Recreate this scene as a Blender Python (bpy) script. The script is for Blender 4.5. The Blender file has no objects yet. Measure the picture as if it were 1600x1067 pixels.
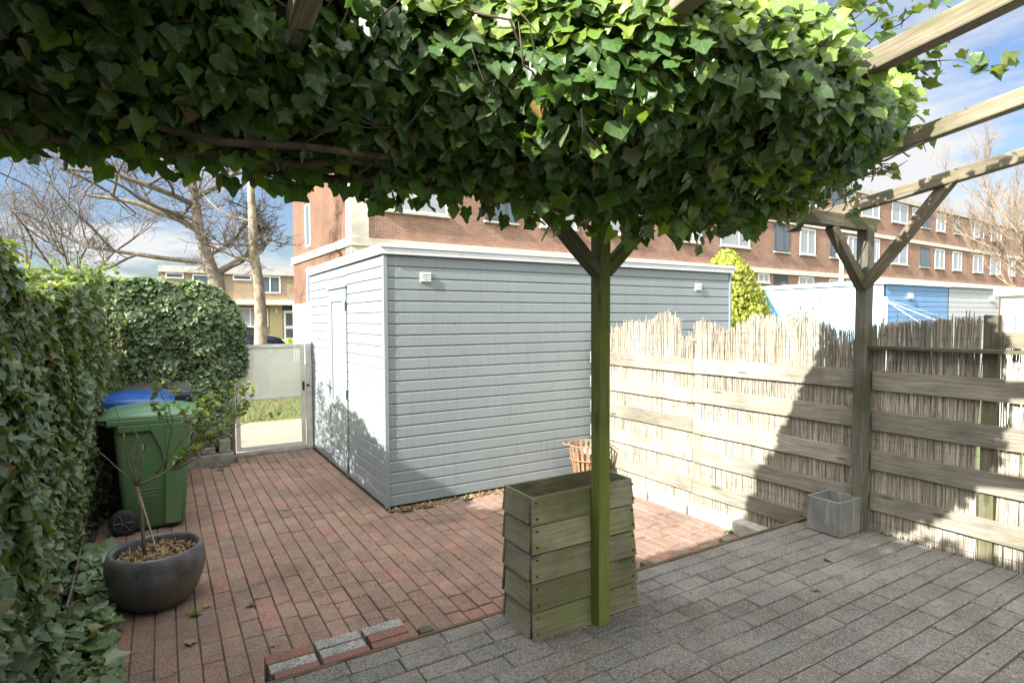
import bpy, math, random
import numpy as np
from mathutils import Vector, Matrix
random.seed(7); RNG = np.random.default_rng(7)
R = math.radians
S = bpy.context.scene
COL = S.collection

# ------------------------------------------------------------------ camera
cam = bpy.data.cameras.new('camera'); co = bpy.data.objects.new('camera', cam); COL.objects.link(co)
_r = Vector((0.85572392, -0.51741213, -0.0046099)); _u = Vector((0.02402817, 0.03083635, 0.99923559)); _f = Vector((0.51687446, 0.85518057, -0.03881987))
m = Matrix.Identity(4)
for i in range(3):
    m[i][0] = _r[i]; m[i][1] = _u[i]; m[i][2] = -_f[i]
m[0][3], m[1][3], m[2][3] = 0, 0, 1.45
co.matrix_world = m
cam.sensor_width = 36; cam.lens = 904.4 / 1600 * 36; cam.clip_start = 0.05; cam.clip_end = 2000
S.camera = co

# ------------------------------------------------------------------ light
SUN_TO = Vector((-1.0, -0.15, 0.62)).normalized()
el = math.asin(SUN_TO.z); az = math.atan2(SUN_TO.x, SUN_TO.y)
sun = bpy.data.lights.new('sun', 'SUN'); sun.energy = 4.7; sun.angle = R(0.55); sun.color = (1.0, 0.945, 0.86)
so = bpy.data.objects.new('sun', sun); COL.objects.link(so)
so.rotation_euler = (-SUN_TO).to_track_quat('-Z', 'Y').to_euler()
W = bpy.data.worlds.new('World'); S.world = W; W.use_nodes = True
wt = W.node_tree; wt.nodes.clear()
def wn(t, **k):
    n = wt.nodes.new(t)
    for a, b in k.items(): setattr(n, a, b)
    return n
sky = wn('ShaderNodeTexSky', sky_type='NISHITA', sun_disc=False, sun_elevation=el, sun_rotation=az % (2 * math.pi))
sky.air_density = 1.0; sky.dust_density = 2.0; sky.ozone_density = 1.5
bg = wn('ShaderNodeBackground'); bg.inputs['Strength'].default_value = 0.15
out = wn('ShaderNodeOutputWorld')
tc = wn('ShaderNodeTexCoord'); sep = wn('ShaderNodeSeparateXYZ'); wt.links.new(tc.outputs['Generated'], sep.inputs[0])
def wm(op, a, b):
    n = wn('ShaderNodeMath', operation=op)
    for i, v in enumerate((a, b)):
        if isinstance(v, (int, float)): n.inputs[i].default_value = v
        else: wt.links.new(v, n.inputs[i])
    return n.outputs[0]
zc = wm('ADD', wm('MAXIMUM', sep.outputs['Z'], 0.0), 0.22)
cmb = wn('ShaderNodeCombineXYZ')
wt.links.new(wm('DIVIDE', sep.outputs['X'], zc), cmb.inputs[0]); wt.links.new(wm('DIVIDE', sep.outputs['Y'], zc), cmb.inputs[1])
cmb.inputs[2].default_value = 37.9
nz = wn('ShaderNodeTexNoise'); nz.inputs['Scale'].default_value = 1.35; nz.inputs['Detail'].default_value = 9; nz.inputs['Roughness'].default_value = 0.58
nz.inputs['Distortion'].default_value = 0.25
wt.links.new(cmb.outputs[0], nz.inputs['Vector'])
rp = wn('ShaderNodeValToRGB'); rp.color_ramp.elements[0].position = 0.46; rp.color_ramp.elements[1].position = 0.58
wt.links.new(nz.outputs['Fac'], rp.inputs[0])
mix = wn('ShaderNodeMix', data_type='RGBA')
wt.links.new(rp.outputs['Color'], mix.inputs['Factor'])
skm = wn('ShaderNodeMix', data_type='RGBA', blend_type='MULTIPLY'); skm.inputs['Factor'].default_value = 1
wt.links.new(sky.outputs[0], skm.inputs[6]); skm.inputs[7].default_value = (.27, .285, .315, 1)
wt.links.new(skm.outputs[2], mix.inputs[6]); mix.inputs[7].default_value = (1.48, 1.49, 1.52, 1)
# bright bank of cloud overhead, out of view, added to lift the shade
dt = wn('ShaderNodeVectorMath', operation='DOT_PRODUCT'); wt.links.new(tc.outputs['Generated'], dt.inputs[0]); dt.inputs[1].default_value = Vector((-.38, -.30, .90)).normalized()
gl = wn('ShaderNodeMapRange', interpolation_type='SMOOTHSTEP'); wt.links.new(dt.outputs['Value'], gl.inputs[0]); gl.inputs[1].default_value = .45; gl.inputs[2].default_value = .88
mix2 = wn('ShaderNodeMix', data_type='RGBA'); wt.links.new(gl.outputs[0], mix2.inputs['Factor']); wt.links.new(mix.outputs[2], mix2.inputs[6]); mix2.inputs[7].default_value = (8.6, 8.4, 8.0, 1)
mix = mix2
wt.links.new(mix.outputs[2], bg.inputs['Color']); wt.links.new(bg.outputs[0], out.inputs[0])
S.view_settings.view_transform = 'Standard'; S.view_settings.look = 'None'; S.view_settings.exposure = 2.05; S.view_settings.gamma = 1
S.cycles.max_bounces = 8; S.cycles.transparent_max_bounces = 16; S.cycles.diffuse_bounces = 5

# ------------------------------------------------------------------ helpers
class MB:
    """collects verts / faces for ONE mesh"""
    def __init__(s): s.v = []; s.f = []
    def add(s, vs, fs):
        o = len(s.v); s.v.extend([tuple(x) for x in vs]); s.f.extend([tuple(i + o for i in q) for q in fs])
    def box(s, a, b, jit=0):
        x0, y0, z0 = a; x1, y1, z1 = b
        vs = [(x0, y0, z0), (x1, y0, z0), (x1, y1, z0), (x0, y1, z0), (x0, y0, z1), (x1, y0, z1), (x1, y1, z1), (x0, y1, z1)]
        s.add(vs, [(0, 3, 2, 1), (4, 5, 6, 7), (0, 1, 5, 4), (1, 2, 6, 5), (2, 3, 7, 6), (3, 0, 4, 7)])
    def hexa(s, vs): s.add(vs, [(0, 3, 2, 1), (4, 5, 6, 7), (0, 1, 5, 4), (1, 2, 6, 5), (2, 3, 7, 6), (3, 0, 4, 7)])
    def prism(s, poly, a, b, fn):
        """poly in 2D, extruded between t=a and t=b, fn(p, t) -> 3D"""
        n = len(poly)
        s.add([fn(p, a) for p in poly] + [fn(p, b) for p in poly],
              [tuple(range(n - 1, -1, -1)), tuple(range(n, 2 * n))] + [(i, (i + 1) % n, n + (i + 1) % n, n + i) for i in range(n)])
    def tube(s, pts, rad, n=6, cap=True):
        pts = [Vector(p) for p in pts]
        if not isinstance(rad, (list, tuple)): rad = [rad] * len(pts)
        o = len(s.v); prev = None
        for i, p in enumerate(pts):
            d = (pts[min(i + 1, len(pts) - 1)] - pts[max(i - 1, 0)])
            if d.length < 1e-9: d = Vector((0, 0, 1))
            d.normalize()
            if prev is None:
                e = d.orthogonal().normalized()
            else:
                e = prev - d * prev.dot(d)
                e = e.normalized() if e.length > 1e-6 else d.orthogonal().normalized()
            prev = e; g = d.cross(e)
            for k in range(n):
                t = 2 * math.pi * k / n
                s.v.append(tuple(p + (e * math.cos(t) + g * math.sin(t)) * rad[i]))
        for i in range(len(pts) - 1):
            for k in range(n):
                a = o + i * n + k; b = o + i * n + (k + 1) % n
                s.f.append((a, b, b + n, a + n))
        if cap:
            s.f.append(tuple(o + k for k in range(n - 1, -1, -1))); e = o + (len(pts) - 1) * n
            s.f.append(tuple(e + k for k in range(n)))
    def lathe(s, prof, c=(0, 0, 0), n=40, ax='z'):
        o = len(s.v)
        for (rr, h) in prof:
            for k in range(n):
                t = 2 * math.pi * k / n; x, y = rr * math.cos(t), rr * math.sin(t)
                s.v.append((c[0] + x, c[1] + y, c[2] + h) if ax == 'z' else (c[0] + x, c[1] + h, c[2] + y))
        for i in range(len(prof) - 1):
            for k in range(n):
                a = o + i * n + k; b = o + i * n + (k + 1) % n
                s.f.append((a, b, b + n, a + n))
    def build(s, name, mat, parent=None, bevel=0, smooth=False, loc=None):
        me = bpy.data.meshes.new(name)
        me.from_pydata(s.v, [], s.f); me.update()
        return link(name, me, mat, parent, bevel, smooth, loc)
def link(name, me, mat, parent=None, bevel=0, smooth=False, loc=None):
    o = bpy.data.objects.new(name, me); COL.objects.link(o)
    for mm in (mat if isinstance(mat, (list, tuple)) else [mat]): me.materials.append(mm)
    if smooth:
        me.polygons.foreach_set('use_smooth', np.ones(len(me.polygons), bool))
    if bevel:
        b = o.modifiers.new('bevel', 'BEVEL'); b.width = bevel; b.segments = 2; b.limit_method = 'ANGLE'; b.angle_limit = R(40)
    if parent is not None: o.parent = parent
    if loc is not None: o.location = loc
    return o
def tag(o, label=None, cat=None, group=None, kind=None):
    if label: o['label'] = label
    if cat: o['category'] = cat
    if group: o['group'] = group
    if kind: o['kind'] = kind
    return o
def thing(name, loc, label, cat, group=None, rz=0):
    o = bpy.data.objects.new(name, None); COL.objects.link(o); o.location = loc; o.rotation_euler = (0, 0, rz)
    o.empty_display_size = 0.1
    return tag(o, label, cat, group)
def part(name, mb, mat, par, bevel=0, smooth=False, label=None):
    """mb in WORLD coordinates -> child of par (an un-rotated Empty, or a part of one)"""
    base = Vector((0, 0, 0)); q = par
    while q is not None: base += q.location; q = q.parent
    mb.v = [(x - base.x, y - base.y, z - base.z) for x, y, z in mb.v]
    o = mb.build(name, mat, par, bevel, smooth)
    if label: o['label'] = label
    return o
def plank(name, p0, p1, w, h, mat, par=None, bevel=0.004, side=None, nseg=6, wob=0.0015, label=None):
    """a timber whose local X runs along the grain from p0 to p1; w across (side dir), h the other way. p on the centre line"""
    p0, p1 = Vector(p0), Vector(p1); d = p1 - p0; L = d.length; d.normalize()
    sd = Vector(side) if side is not None else (Vector((0, 0, 1)).cross(d) if abs(d.z) < .9 else Vector((0, 1, 0)))
    sd = (sd - d * sd.dot(d)).normalized(); up = d.cross(sd)
    mb = MB(); n = nseg; vs = []
    for i in range(n + 1):
        x = L * i / n; j = lambda: random.uniform(-wob, wob)
        vs += [(x, -w / 2 + j(), -h / 2 + j()), (x, w / 2 + j(), -h / 2 + j()), (x, w / 2 + j(), h / 2 + j()), (x, -w / 2 + j(), h / 2 + j())]
    fs = [(0, 3, 2, 1), tuple(4 * n + k for k in range(4))]
    for i in range(n):
        for k in range(4):
            a = 4 * i + k; b = 4 * i + (k + 1) % 4
            fs.append((a, b, b + 4, a + 4))
    mb.add(vs, fs)
    o = mb.build(name, mat, par, bevel)
    M = Matrix((d, sd, up)).transposed().to_4x4()
    base = Vector((0, 0, 0)); q = par
    while q is not None: base += q.location; q = q.parent
    M.translation = p0 - base
    o.matrix_local = M
    if label: o['label'] = label
    return o

# ------------------------------------------------------------------ materials
class NT:
    def __init__(s, name):
        s.m = bpy.data.materials.new(name); s.m.use_nodes = True; s.t = s.m.node_tree; s.t.nodes.clear()
        s.out = s.n('ShaderNodeOutputMaterial'); s.b = s.n('ShaderNodeBsdfPrincipled'); s.l(s.b.outputs[0], s.out.inputs[0])
    def n(s, t, **k):
        x = s.t.nodes.new(t)
        for a, b in k.items(): setattr(x, a, b)
        return x
    def l(s, a, b): s.t.links.new(a, b)
    def coord(s, kind='Object', scale=(1, 1, 1), rnd=False):
        tcn = s.n('ShaderNodeTexCoord'); mp = s.n('ShaderNodeMapping'); mp.inputs['Scale'].default_value = scale
        s.l(tcn.outputs[kind], mp.inputs[0])
        if rnd:
            oi = s.n('ShaderNodeObjectInfo'); ml = s.math('MULTIPLY', oi.outputs['Random'], 50); cb = s.n('ShaderNodeCombineXYZ')
            for i in range(3): s.l(ml, cb.inputs[i])
            s.l(cb.outputs[0], mp.inputs['Location'])
        return mp.outputs[0]
    def noise(s, vec, scale, detail=4, rough=.55, dist=0):
        x = s.n('ShaderNodeTexNoise'); x.inputs['Scale'].default_value = scale; x.inputs['Detail'].default_value = detail
        x.inputs['Roughness'].default_value = rough; x.inputs['Distortion'].default_value = dist
        if vec is not None: s.l(vec, x.inputs['Vector'])
        return x.outputs['Fac']
    def ramp(s, fac, stops):
        x = s.n('ShaderNodeValToRGB'); e = x.color_ramp.elements
        while len(e) < len(stops): e.new(.5)
        for q, (p, c) in zip(e, stops):
            q.position = p; q.color = (c, c, c, 1) if isinstance(c, (int, float)) else (*c, 1)
        s.l(fac, x.inputs[0]); return x.outputs[0]
    def mix(s, fac, a, b, bt='MIX'):
        x = s.n('ShaderNodeMix', data_type='RGBA', blend_type=bt)
        for v, i in ((fac, 0), (a, 6), (b, 7)):
            if isinstance(v, (int, float)): x.inputs[i].default_value = v if i == 0 else (v, v, v, 1)
            elif isinstance(v, tuple): x.inputs[i].default_value = (*v, 1)
            else: s.l(v, x.inputs[i])
        return x.outputs[2]
    def math(s, op, a, b=0, c=0):
        x = s.n('ShaderNodeMath', operation=op)
        for i, v in enumerate((a, b, c)):
            if isinstance(v, (int, float)): x.inputs[i].default_value = v
            else: s.l(v, x.inputs[i])
        return x.outputs[0]
    def island(s): return s.n('ShaderNodeNewGeometry').outputs['Random Per Island']
    def objrnd(s): return s.n('ShaderNodeObjectInfo').outputs['Random']
    def bump(s, h, strength=.3, dist=.01):
        x = s.n('ShaderNodeBump'); x.inputs['Strength'].default_value = strength; x.inputs['Distance'].default_value = dist
        s.l(h, x.inputs['Height']); s.l(x.outputs[0], s.b.inputs['Normal'])
    def set(s, color=None, rough=None, metal=None, spec=None):
        for nm, v in (('Base Color', color), ('Roughness', rough), ('Metallic', metal), ('Specular IOR Level', spec)):
            if v is None: continue
            if isinstance(v, tuple): s.b.inputs[nm].default_value = (*v, 1)
            elif isinstance(v, (int, float)): s.b.inputs[nm].default_value = v
            else: s.l(v, s.b.inputs[nm])
        return s

def wood(name, dark, mid, light, green=None, gamt=.5, rough=.85, ax='x', con=1.0):
    t = NT(name); v = t.coord('Object', (1, 1, 1), True)
    st = t.coord('Object', (1.6, 34, 34) if ax == 'x' else (34, 1.6, 34), True)
    grain = t.noise(st, 3.0, 5, .65, .25); big = t.noise(v, 2.2, 4)
    fine = t.noise(t.coord('Object', (6, 160, 160), True), 3, 3)
    c = t.ramp(grain, [(.28, dark), (.5, mid), (.72, light)])
    c = t.mix(t.math('MULTIPLY', fine, .35), c, dark)
    vk = t.n('ShaderNodeTexVoronoi'); vk.inputs['Scale'].default_value = 1.0
    t.l(t.coord('Object', (2.4, 9, 9), True), vk.inputs['Vector'])
    knot = t.ramp(vk.outputs['Distance'], [(.0, 1.0), (.10, .9), (.16, 0.0)])
    c = t.mix(t.math('MULTIPLY', knot, .75), c, tuple(x * .45 for x in dark))
    tone = t.ramp(t.objrnd(), [(0, .72), (1, 1.22)])
    c = t.mix(1, c, tone, 'MULTIPLY')
    if green:
        g = t.ramp(t.noise(v, 3.4, 5, .65), [(.62 - gamt * .5, 0.0), (.74 - gamt * .3, 1.0)])
        c = t.mix(t.math('MULTIPLY', g, .7), c, t.mix(grain, tuple(x * .6 for x in green), green))
    st2 = t.ramp(big, [(.35, .7), (.65, 1.1)]); c = t.mix(1, c, st2, 'MULTIPLY')
    t.set(c, rough, spec=.25); t.bump(t.math('ADD', grain, t.math('MULTIPLY', fine, .6)), .5, .004)
    return t.m
M = {}
M['fence_wood'] = wood('fence_wood', (.115, .10, .08), (.235, .215, .175), (.36, .335, .28), (.20, .19, .12), .26)
M['rafter_wood'] = wood('rafter_wood', (.10, .085, .065), (.20, .172, .125), (.33, .29, .22), (.13, .125, .06), .42)
M['post_wood'] = wood('post_wood', (.06, .055, .04), (.135, .12, .085), (.22, .20, .15), (.10, .11, .035), .30)
M['post_green'] = wood('post_green', (.06, .068, .025), (.125, .14, .04), (.18, .18, .08), (.115, .155, .02), .62)
M['post_grey'] = wood('post_grey', (.06, .055, .045), (.13, .12, .10), (.20, .19, .15), (.08, .10, .03), .35)
M['box_wood'] = wood('box_wood', (.10, .092, .06), (.18, .17, .11), (.26, .245, .17), (.14, .16, .05), .48)
M['box_wood_y'] = wood('box_wood_side', (.13, .124, .095), (.21, .20, .15), (.29, .275, .215), (.17, .19, .08), .40, ax='y')
M['bed_wood'] = wood('bed_wood', (.06, .04, .025), (.14, .095, .06), (.22, .16, .11), (.08, .09, .03), .3)

def siding_mat(name, col, dirt=.25):
    t = NT(name); v = t.coord('Object')
    n1 = t.noise(v, 1.3, 5, .6); n2 = t.noise(t.coord('Object', (4, 4, 60)), 2, 3); n3 = t.noise(v, 90, 3)
    c = t.mix(t.ramp(n1, [(.35, 0.0), (.75, dirt)]), col, tuple(x * .62 for x in col))
    c = t.mix(t.math('MULTIPLY', n2, .2), c, tuple(min(1, x * 1.25) for x in col))
    drip = t.ramp(t.noise(t.coord('Object', (16, 16, .9)), 2, 4), [(.50, 0.0), (.75, .5)])
    c = t.mix(drip, c, tuple(x * .7 for x in col))
    sp = t.ramp(t.noise(v, 38, 2), [(.71, 0.0), (.75, .5)]); c = t.mix(sp, c, (.55, .55, .52))
    t.set(c, .42, spec=.45); t.bump(t.math('ADD', n3, t.math('MULTIPLY', n2, .6)), .18, .004)
    return t.m
M['shed_paint'] = siding_mat('shed_paint', (.185, .216, .226))
M['shed_trim'] = siding_mat('shed_trim', (.185, .216, .226))
M['fascia'] = siding_mat('fascia', (.50, .52, .52), .35)
M['blue_paint'] = siding_mat('blue_paint', (.30, .50, .63))  # lightened copy of the shed's blue for the side wall in full sun
M['blue_paint_pale'] = siding_mat('blue_paint_pale', (.14, .27, .46))  # darker copy of the same blue for the front wall in grazing sun
M['grey_paint'] = siding_mat('grey_paint', (.40, .42, .43))
M['white_paint'] = siding_mat('white_paint', (.72, .73, .72), .2)
M['cream_paint'] = siding_mat('cream_paint', (.62, .58, .47), .2)

def simple(name, col, rough=.5, metal=0, var=.25, sc=6, bump=.1, spec=.5):
    t = NT(name); v = t.coord('Object'); n = t.noise(v, sc, 5, .6)
    c = t.mix(t.ramp(n, [(.35, 0.0), (.7, 1.0)]), tuple(x * (1 - var) for x in col), tuple(min(1, x * (1 + var)) for x in col))
    t.set(c, rough, metal, spec); t.bump(t.noise(v, sc * 12, 3), bump, .003)
    return t.m
M['gate_paint'] = simple('gate_paint', (.42, .43, .40), .5, 0, .18)
M['gate_post_dark'] = simple('gate_post_dark', (.13, .10, .075), .8)
M['black_metal'] = simple('black_metal', (.02, .02, .022), .45)
M['bin_green'] = None
M['bin_blue'] = simple('bin_blue', (.008, .075, .33), .33, 0, .2, 5, .05)
M['bin_dark'] = simple('bin_dark', (.03, .033, .035), .45)
M['rubber'] = simple('rubber', (.012, .012, .013), .7)
M['hub'] = simple('hub', (.035, .035, .037), .5)
M['concrete_planter'] = None
M['concrete_kerb'] = simple('concrete_kerb', (.30, .285, .25), .9, 0, .3, 9, .5)
M['concrete_block'] = simple('concrete_block', (.17, .165, .14), .92, 0, .35, 9, .6)
M['soil'] = simple('soil', (.06, .042, .028), .95, 0, .5, 30, 1)
M['edging_metal'] = simple('edging_metal', (.22, .20, .16), .45, .6, .3, 14)
M['twig'] = simple('twig', (.13, .10, .07), .85, 0, .4, 20, .5)
M['vine_stem'] = simple('vine_stem', (.085, .062, .042), .9, 0, .5, 14, .6)
M['stake_tan'] = simple('stake_tan', (.36, .29, .16), .7, 0, .2, 20)
M['rust'] = simple('rust', (.27, .14, .07), .7, .1, .35, 25, .3)
M['white_metal'] = simple('white_metal', (.68, .68, .66), .4, .1, .1)
M['window_frame'] = simple('window_frame', (.66, .67, .66), .45, 0, .08)
M['window_dark'] = simple('window_dark', (.045, .06, .065), .5, 0, .1)
M['ledge'] = simple('ledge', (.42, .40, .36), .75, 0, .15, 3)
M['ledge_pale'] = simple('ledge_pale', (.58, .54, .46), .75, 0, .12, 3)
M['roof_felt'] = simple('roof_felt', (.06, .06, .06), .9, 0, .3, 4)
M['pebble'] = simple('pebble', (.28, .25, .21), .9, 0, .3, 18)

t = NT('bin_green_plastic'); v = t.coord('Object'); n1 = t.noise(v, 2.6, 5, .65)
c = t.mix(t.ramp(n1, [(.4, 0.0), (.72, .5)]), (.06, .14, .055), (.13, .165, .085))
c = t.mix(t.ramp(t.noise(t.coord('Object', (14, 14, .8)), 2.5, 4), [(.52, 0.0), (.75, .45)]), c, (.13, .15, .10))
t.set(c, .4, spec=.45); t.bump(t.noise(v, 160, 2), .12, .002); M['bin_green'] = t.m
t = NT('bin_lid_green'); v = t.coord('Object')
c = t.mix(t.noise(v, 4, 4), (.075, .19, .10), (.135, .235, .14)); t.set(c, .3, spec=.5); M['bin_lid'] = t.m
t = NT('planter_zinc'); v = t.coord('Object'); n1 = t.noise(v, 5, 5, .6)
c = t.mix(t.ramp(n1, [(.3, 0.0), (.7, 1.0)]), (.12, .125, .115), (.21, .215, .20))
c = t.mix(t.ramp(t.noise(t.coord('Object', (9, 9, 1.2)), 3, 4), [(.56, 0.0), (.7, .6)]), c, (.30, .29, .26))
t.set(c, .62, .15); t.bump(t.noise(v, 60, 3), .15, .003); M['concrete_planter'] = t.m
t = NT('glazed_pot'); v = t.coord('Object'); sp = t.n('ShaderNodeSeparateXYZ'); t.l(v, sp.inputs[0])
n1 = t.noise(v, 7, 5, .65)
c = t.mix(t.ramp(n1, [(.35, 0.0), (.7, 1.0)]), (.04, .04, .045), (.12, .115, .12))
algae = t.math('MULTIPLY', t.ramp(t.noise(v, 4.5, 5, .65), [(.42, 0.0), (.66, .85)]), t.ramp(sp.outputs[2], [(.08, 1.0), (.25, .35), (.33, 0.0)]))
c = t.mix(algae, c, (.105, .10, .045)); c = t.mix(t.ramp(t.noise(v, 60, 3), [(.60, 0.0), (.72, .5)]), c, (.16, .155, .14)); t.set(c, t.ramp(n1, [(.3, .30), (.7, .55)]), spec=.5); t.bump(n1, .2, .004); M['pot'] = t.m

def paver(name, cols, speck, bumpst, grit, sc=(.40, .38, .345)):
    t = NT(name); v = t.coord('Object'); ri = t.island()
    c = t.ramp(ri, [(i / (len(cols) - 1), q) for i, q in enumerate(cols)])
    big = t.noise(v, 1.5, 5, .6); mid = t.noise(v, 11, 5, .7); fine = t.noise(v, grit, 2, .6)
    c = t.mix(1, c, t.ramp(big, [(.3, .68), (.7, 1.18)]), 'MULTIPLY')
    c = t.mix(t.ramp(mid, [(.5, 0.0), (.75, .55)]), c, (.06, .052, .042))
    c = t.mix(t.ramp(fine, [(.50, 0.0), (.60, speck)]), c, sc)
    c = t.mix(t.ramp(fine, [(.38, speck), (.49, 0.0)]), c, (.03, .028, .025))
    dk = t.ramp(t.noise(v, 2.6, 9, .78, .5), [(.50, 0.0), (.66, .62)]); c = t.mix(dk, c, (.075, .062, .048))
    ms = t.ramp(t.noise(v, 3.7, 6, .7), [(.62, 0.0), (.74, .55)]); c = t.mix(ms, c, (.06, .075, .02))
    t.set(c, .88, spec=.3); t.bump(t.math('ADD', fine, mid), bumpst, .004)
    return t.m
M['red_brick'] = paver('red_paver', [(.178, .118, .092), (.196, .12, .093), (.165, .116, .094), (.215, .142, .112), (.182, .108, .082), (.195, .138, .112), (.24, .122, .092)], .30, .6, 95, (.29, .215, .175))
M['grey_brick'] = paver('grey_paver', [(.115, .112, .104), (.155, .15, .138), (.135, .133, .126), (.175, .166, .15), (.13, .121, .105)], .40, .8, 110, (.27, .262, .24))
M['pale_stone'] = paver('granite_paver', [(.22, .225, .22), (.27, .27, .26)], .5, .6, 100)
M['loose_red'] = paver('loose_red_paver', [(.17, .085, .065), (.22, .10, .08)], .3, .5, 110, (.26, .17, .14))
t = NT('joint_sand'); v = t.coord('Object'); n1 = t.noise(v, 6, 6, .7)
c = t.mix(n1, (.025, .021, .016), (.09, .075, .055)); t.set(c, .95); t.bump(t.noise(v, 150, 3), .6, .004); M['joint'] = t.m

def brickwall(name, c1, c2, mortar, w=.22, h=.065):
    t = NT(name); tcn = t.n('ShaderNodeTexCoord'); sx = t.n('ShaderNodeSeparateXYZ'); t.l(tcn.outputs['Object'], sx.inputs[0])
    cb = t.n('ShaderNodeCombineXYZ'); t.l(t.math('ADD', sx.outputs[0], sx.outputs[1]), cb.inputs[0]); t.l(sx.outputs[2], cb.inputs[1])
    b = t.n('ShaderNodeTexBrick'); b.inputs['Scale'].default_value = 1; b.inputs['Brick Width'].default_value = w; b.inputs['Row Height'].default_value = h
    b.inputs['Mortar Size'].default_value = .008; b.inputs['Mortar Smooth'].default_value = .2; b.inputs['Bias'].default_value = 0
    t.l(cb.outputs[0], b.inputs['Vector'])
    b.inputs['Color1'].default_value = (*c1, 1); b.inputs['Color2'].default_value = (*c2, 1); b.inputs['Mortar'].default_value = (*mortar, 1)
    n1 = t.noise(t.coord('Object'), .8, 5, .6)
    c = t.mix(1, b.outputs['Color'], t.ramp(n1, [(.3, .75), (.7, 1.15)]), 'MULTIPLY')
    t.set(c, .85, spec=.25); t.bump(b.outputs['Fac'], -.4, .01); return t.m
M['brick_red'] = brickwall('brick_red', (.21, .105, .072), (.30, .155, .105), (.34, .29, .24))
M['brick_pale'] = brickwall('brick_pale', (.135, .066, .042), (.10, .048, .03), (.18, .135, .10))
M['brick_yellow'] = brickwall('brick_yellow', (.23, .17, .10), (.30, .225, .14), (.27, .24, .19))
t = NT('yellow_cladding'); v = t.coord('Object', (9, 9, .4)); n1 = t.n('ShaderNodeTexWave'); n1.inputs['Scale'].default_value = 1.0; t.l(v, n1.inputs['Vector'])
c = t.mix(t.ramp(n1.outputs['Fac'], [(.0, 0.0), (.15, 1.0)]), (.22, .18, .09), (.42, .35, .19)); t.set(c, .7); M['cladding'] = t.m

def glass(name, col, rough=.05):
    t = NT(name); n1 = t.noise(t.coord('Object'), 1.2, 3)
    c = t.mix(n1, tuple(x * .6 for x in col), col); t.set(c, rough, 0, .9); return t.m
M['glass'] = glass('window_glass', (.10, .13, .15)); M['glass_pale'] = glass('curtained_glass', (.36, .39, .40), .1)
M['blue_sheet'] = simple('blue_sheet', (.004, .085, .20), .5, 0, .2, 3)  # colour of the shadow painted on the neighbour's shed wall
M['car_paint'] = NT('car_paint').set((.012, .016, .035), .25, .3, .6).m
M['car_glass'] = glass('car_glass', (.05, .06, .07))
M['lamp_red'] = NT('lamp_red').set((.3, .01, .01), .2).m

t = NT('reed'); ri = t.island(); v = t.coord('Object', (1, 1, 1))
c = t.ramp(ri, [(0, (.17, .145, .11)), (.25, (.36, .325, .26)), (.5, (.46, .42, .345)), (.75, (.28, .25, .20)), (1, (.54, .50, .42))])
c = t.mix(t.ramp(t.noise(t.coord('Object', (30, 30, 5)), 2, 3), [(.5, 0.0), (.75, .6)]), c, (.09, .07, .045))
c = t.mix(1, c, t.ramp(t.noise(v, 1.6, 4), [(.35, .7), (.65, 1.1)]), 'MULTIPLY')
t.set(c, .75, spec=.25); M['reed'] = t.m

def leafmat(name, dark, mid, lite, trans, rough=.34, backs=(.10, .115, .06), vein=True):
    t = NT(name); ri = t.island()
    c = t.ramp(ri, [(0, dark), (.35, mid), (.8, mid), (.93, lite), (.992, lite), (1.0, (.16, .10, .025))])
    v = t.coord('Object'); c = t.mix(1, c, t.ramp(t.noise(v, 1.1, 3), [(.3, .7), (.7, 1.25)]), 'MULTIPLY')
    if vein:
        uv = t.n('ShaderNodeUVMap'); s2 = t.n('ShaderNodeSeparateXYZ'); t.l(uv.outputs[0], s2.inputs[0])
        ax = t.math('ABSOLUTE', s2.outputs[0]); y = s2.outputs[1]
        mid_v = t.ramp(ax, [(0.0, 1.0), (.035, 0.0)])
        lat = t.math('ABSOLUTE', t.math('SUBTRACT', t.math('MULTIPLY', ax, .72), t.math('SUBTRACT', y, .06)))
        lv = t.ramp(lat, [(0.0, .8), (.03, 0.0)])
        lat2 = t.math('ABSOLUTE', t.math('SUBTRACT', t.math('MULTIPLY', ax, .9), t.math('SUBTRACT', y, .36)))
        lv2 = t.ramp(lat2, [(0.0, .5), (.025, 0.0)])
        ve = t.math('MAXIMUM', mid_v, t.math('MAXIMUM', lv, lv2))
        c = t.mix(t.math('MULTIPLY', ve, .38), c, (.20, .26, .10))
    ge = t.n('ShaderNodeNewGeometry')
    c = t.mix(t.math('MULTIPLY', ge.outputs['Backfacing'], .75), c, backs)
    t.set(c, t.math('ADD', t.math('MULTIPLY', ge.outputs['Backfacing'], .3), rough), spec=.5)
    tr = t.n('ShaderNodeBsdfTranslucent'); t.l(t.mix(1, c, (2.2, 2.3, .6), 'MULTIPLY'), tr.inputs[0])
    ms = t.n('ShaderNodeMixShader'); ms.inputs[0].default_value = trans
    t.l(t.b.outputs[0], ms.inputs[1]); t.l(tr.outputs[0], ms.inputs[2]); t.l(ms.outputs[0], t.out.inputs[0])
    return t.m
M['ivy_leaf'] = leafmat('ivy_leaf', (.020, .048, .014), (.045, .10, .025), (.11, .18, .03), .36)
M['young_leaf'] = leafmat('young_leaf', (.06, .12, .02), (.12, .20, .03), (.20, .27, .05), .42)  # lighter ivy leaf copy, sunlight put into the colour
M['hedge_leaf'] = leafmat('hedge_leaf', (.042, .082, .034), (.10, .155, .074), (.165, .215, .10), .26, .32)
M['fresh_leaf'] = leafmat('fresh_leaf', (.07, .11, .02), (.12, .18, .03), (.18, .24, .05), .35, vein=False)
M['dead_leaf'] = leafmat('dead_leaf', (.13, .075, .035), (.20, .13, .07), (.30, .22, .13), .15, .7, (.22, .16, .10))
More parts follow.
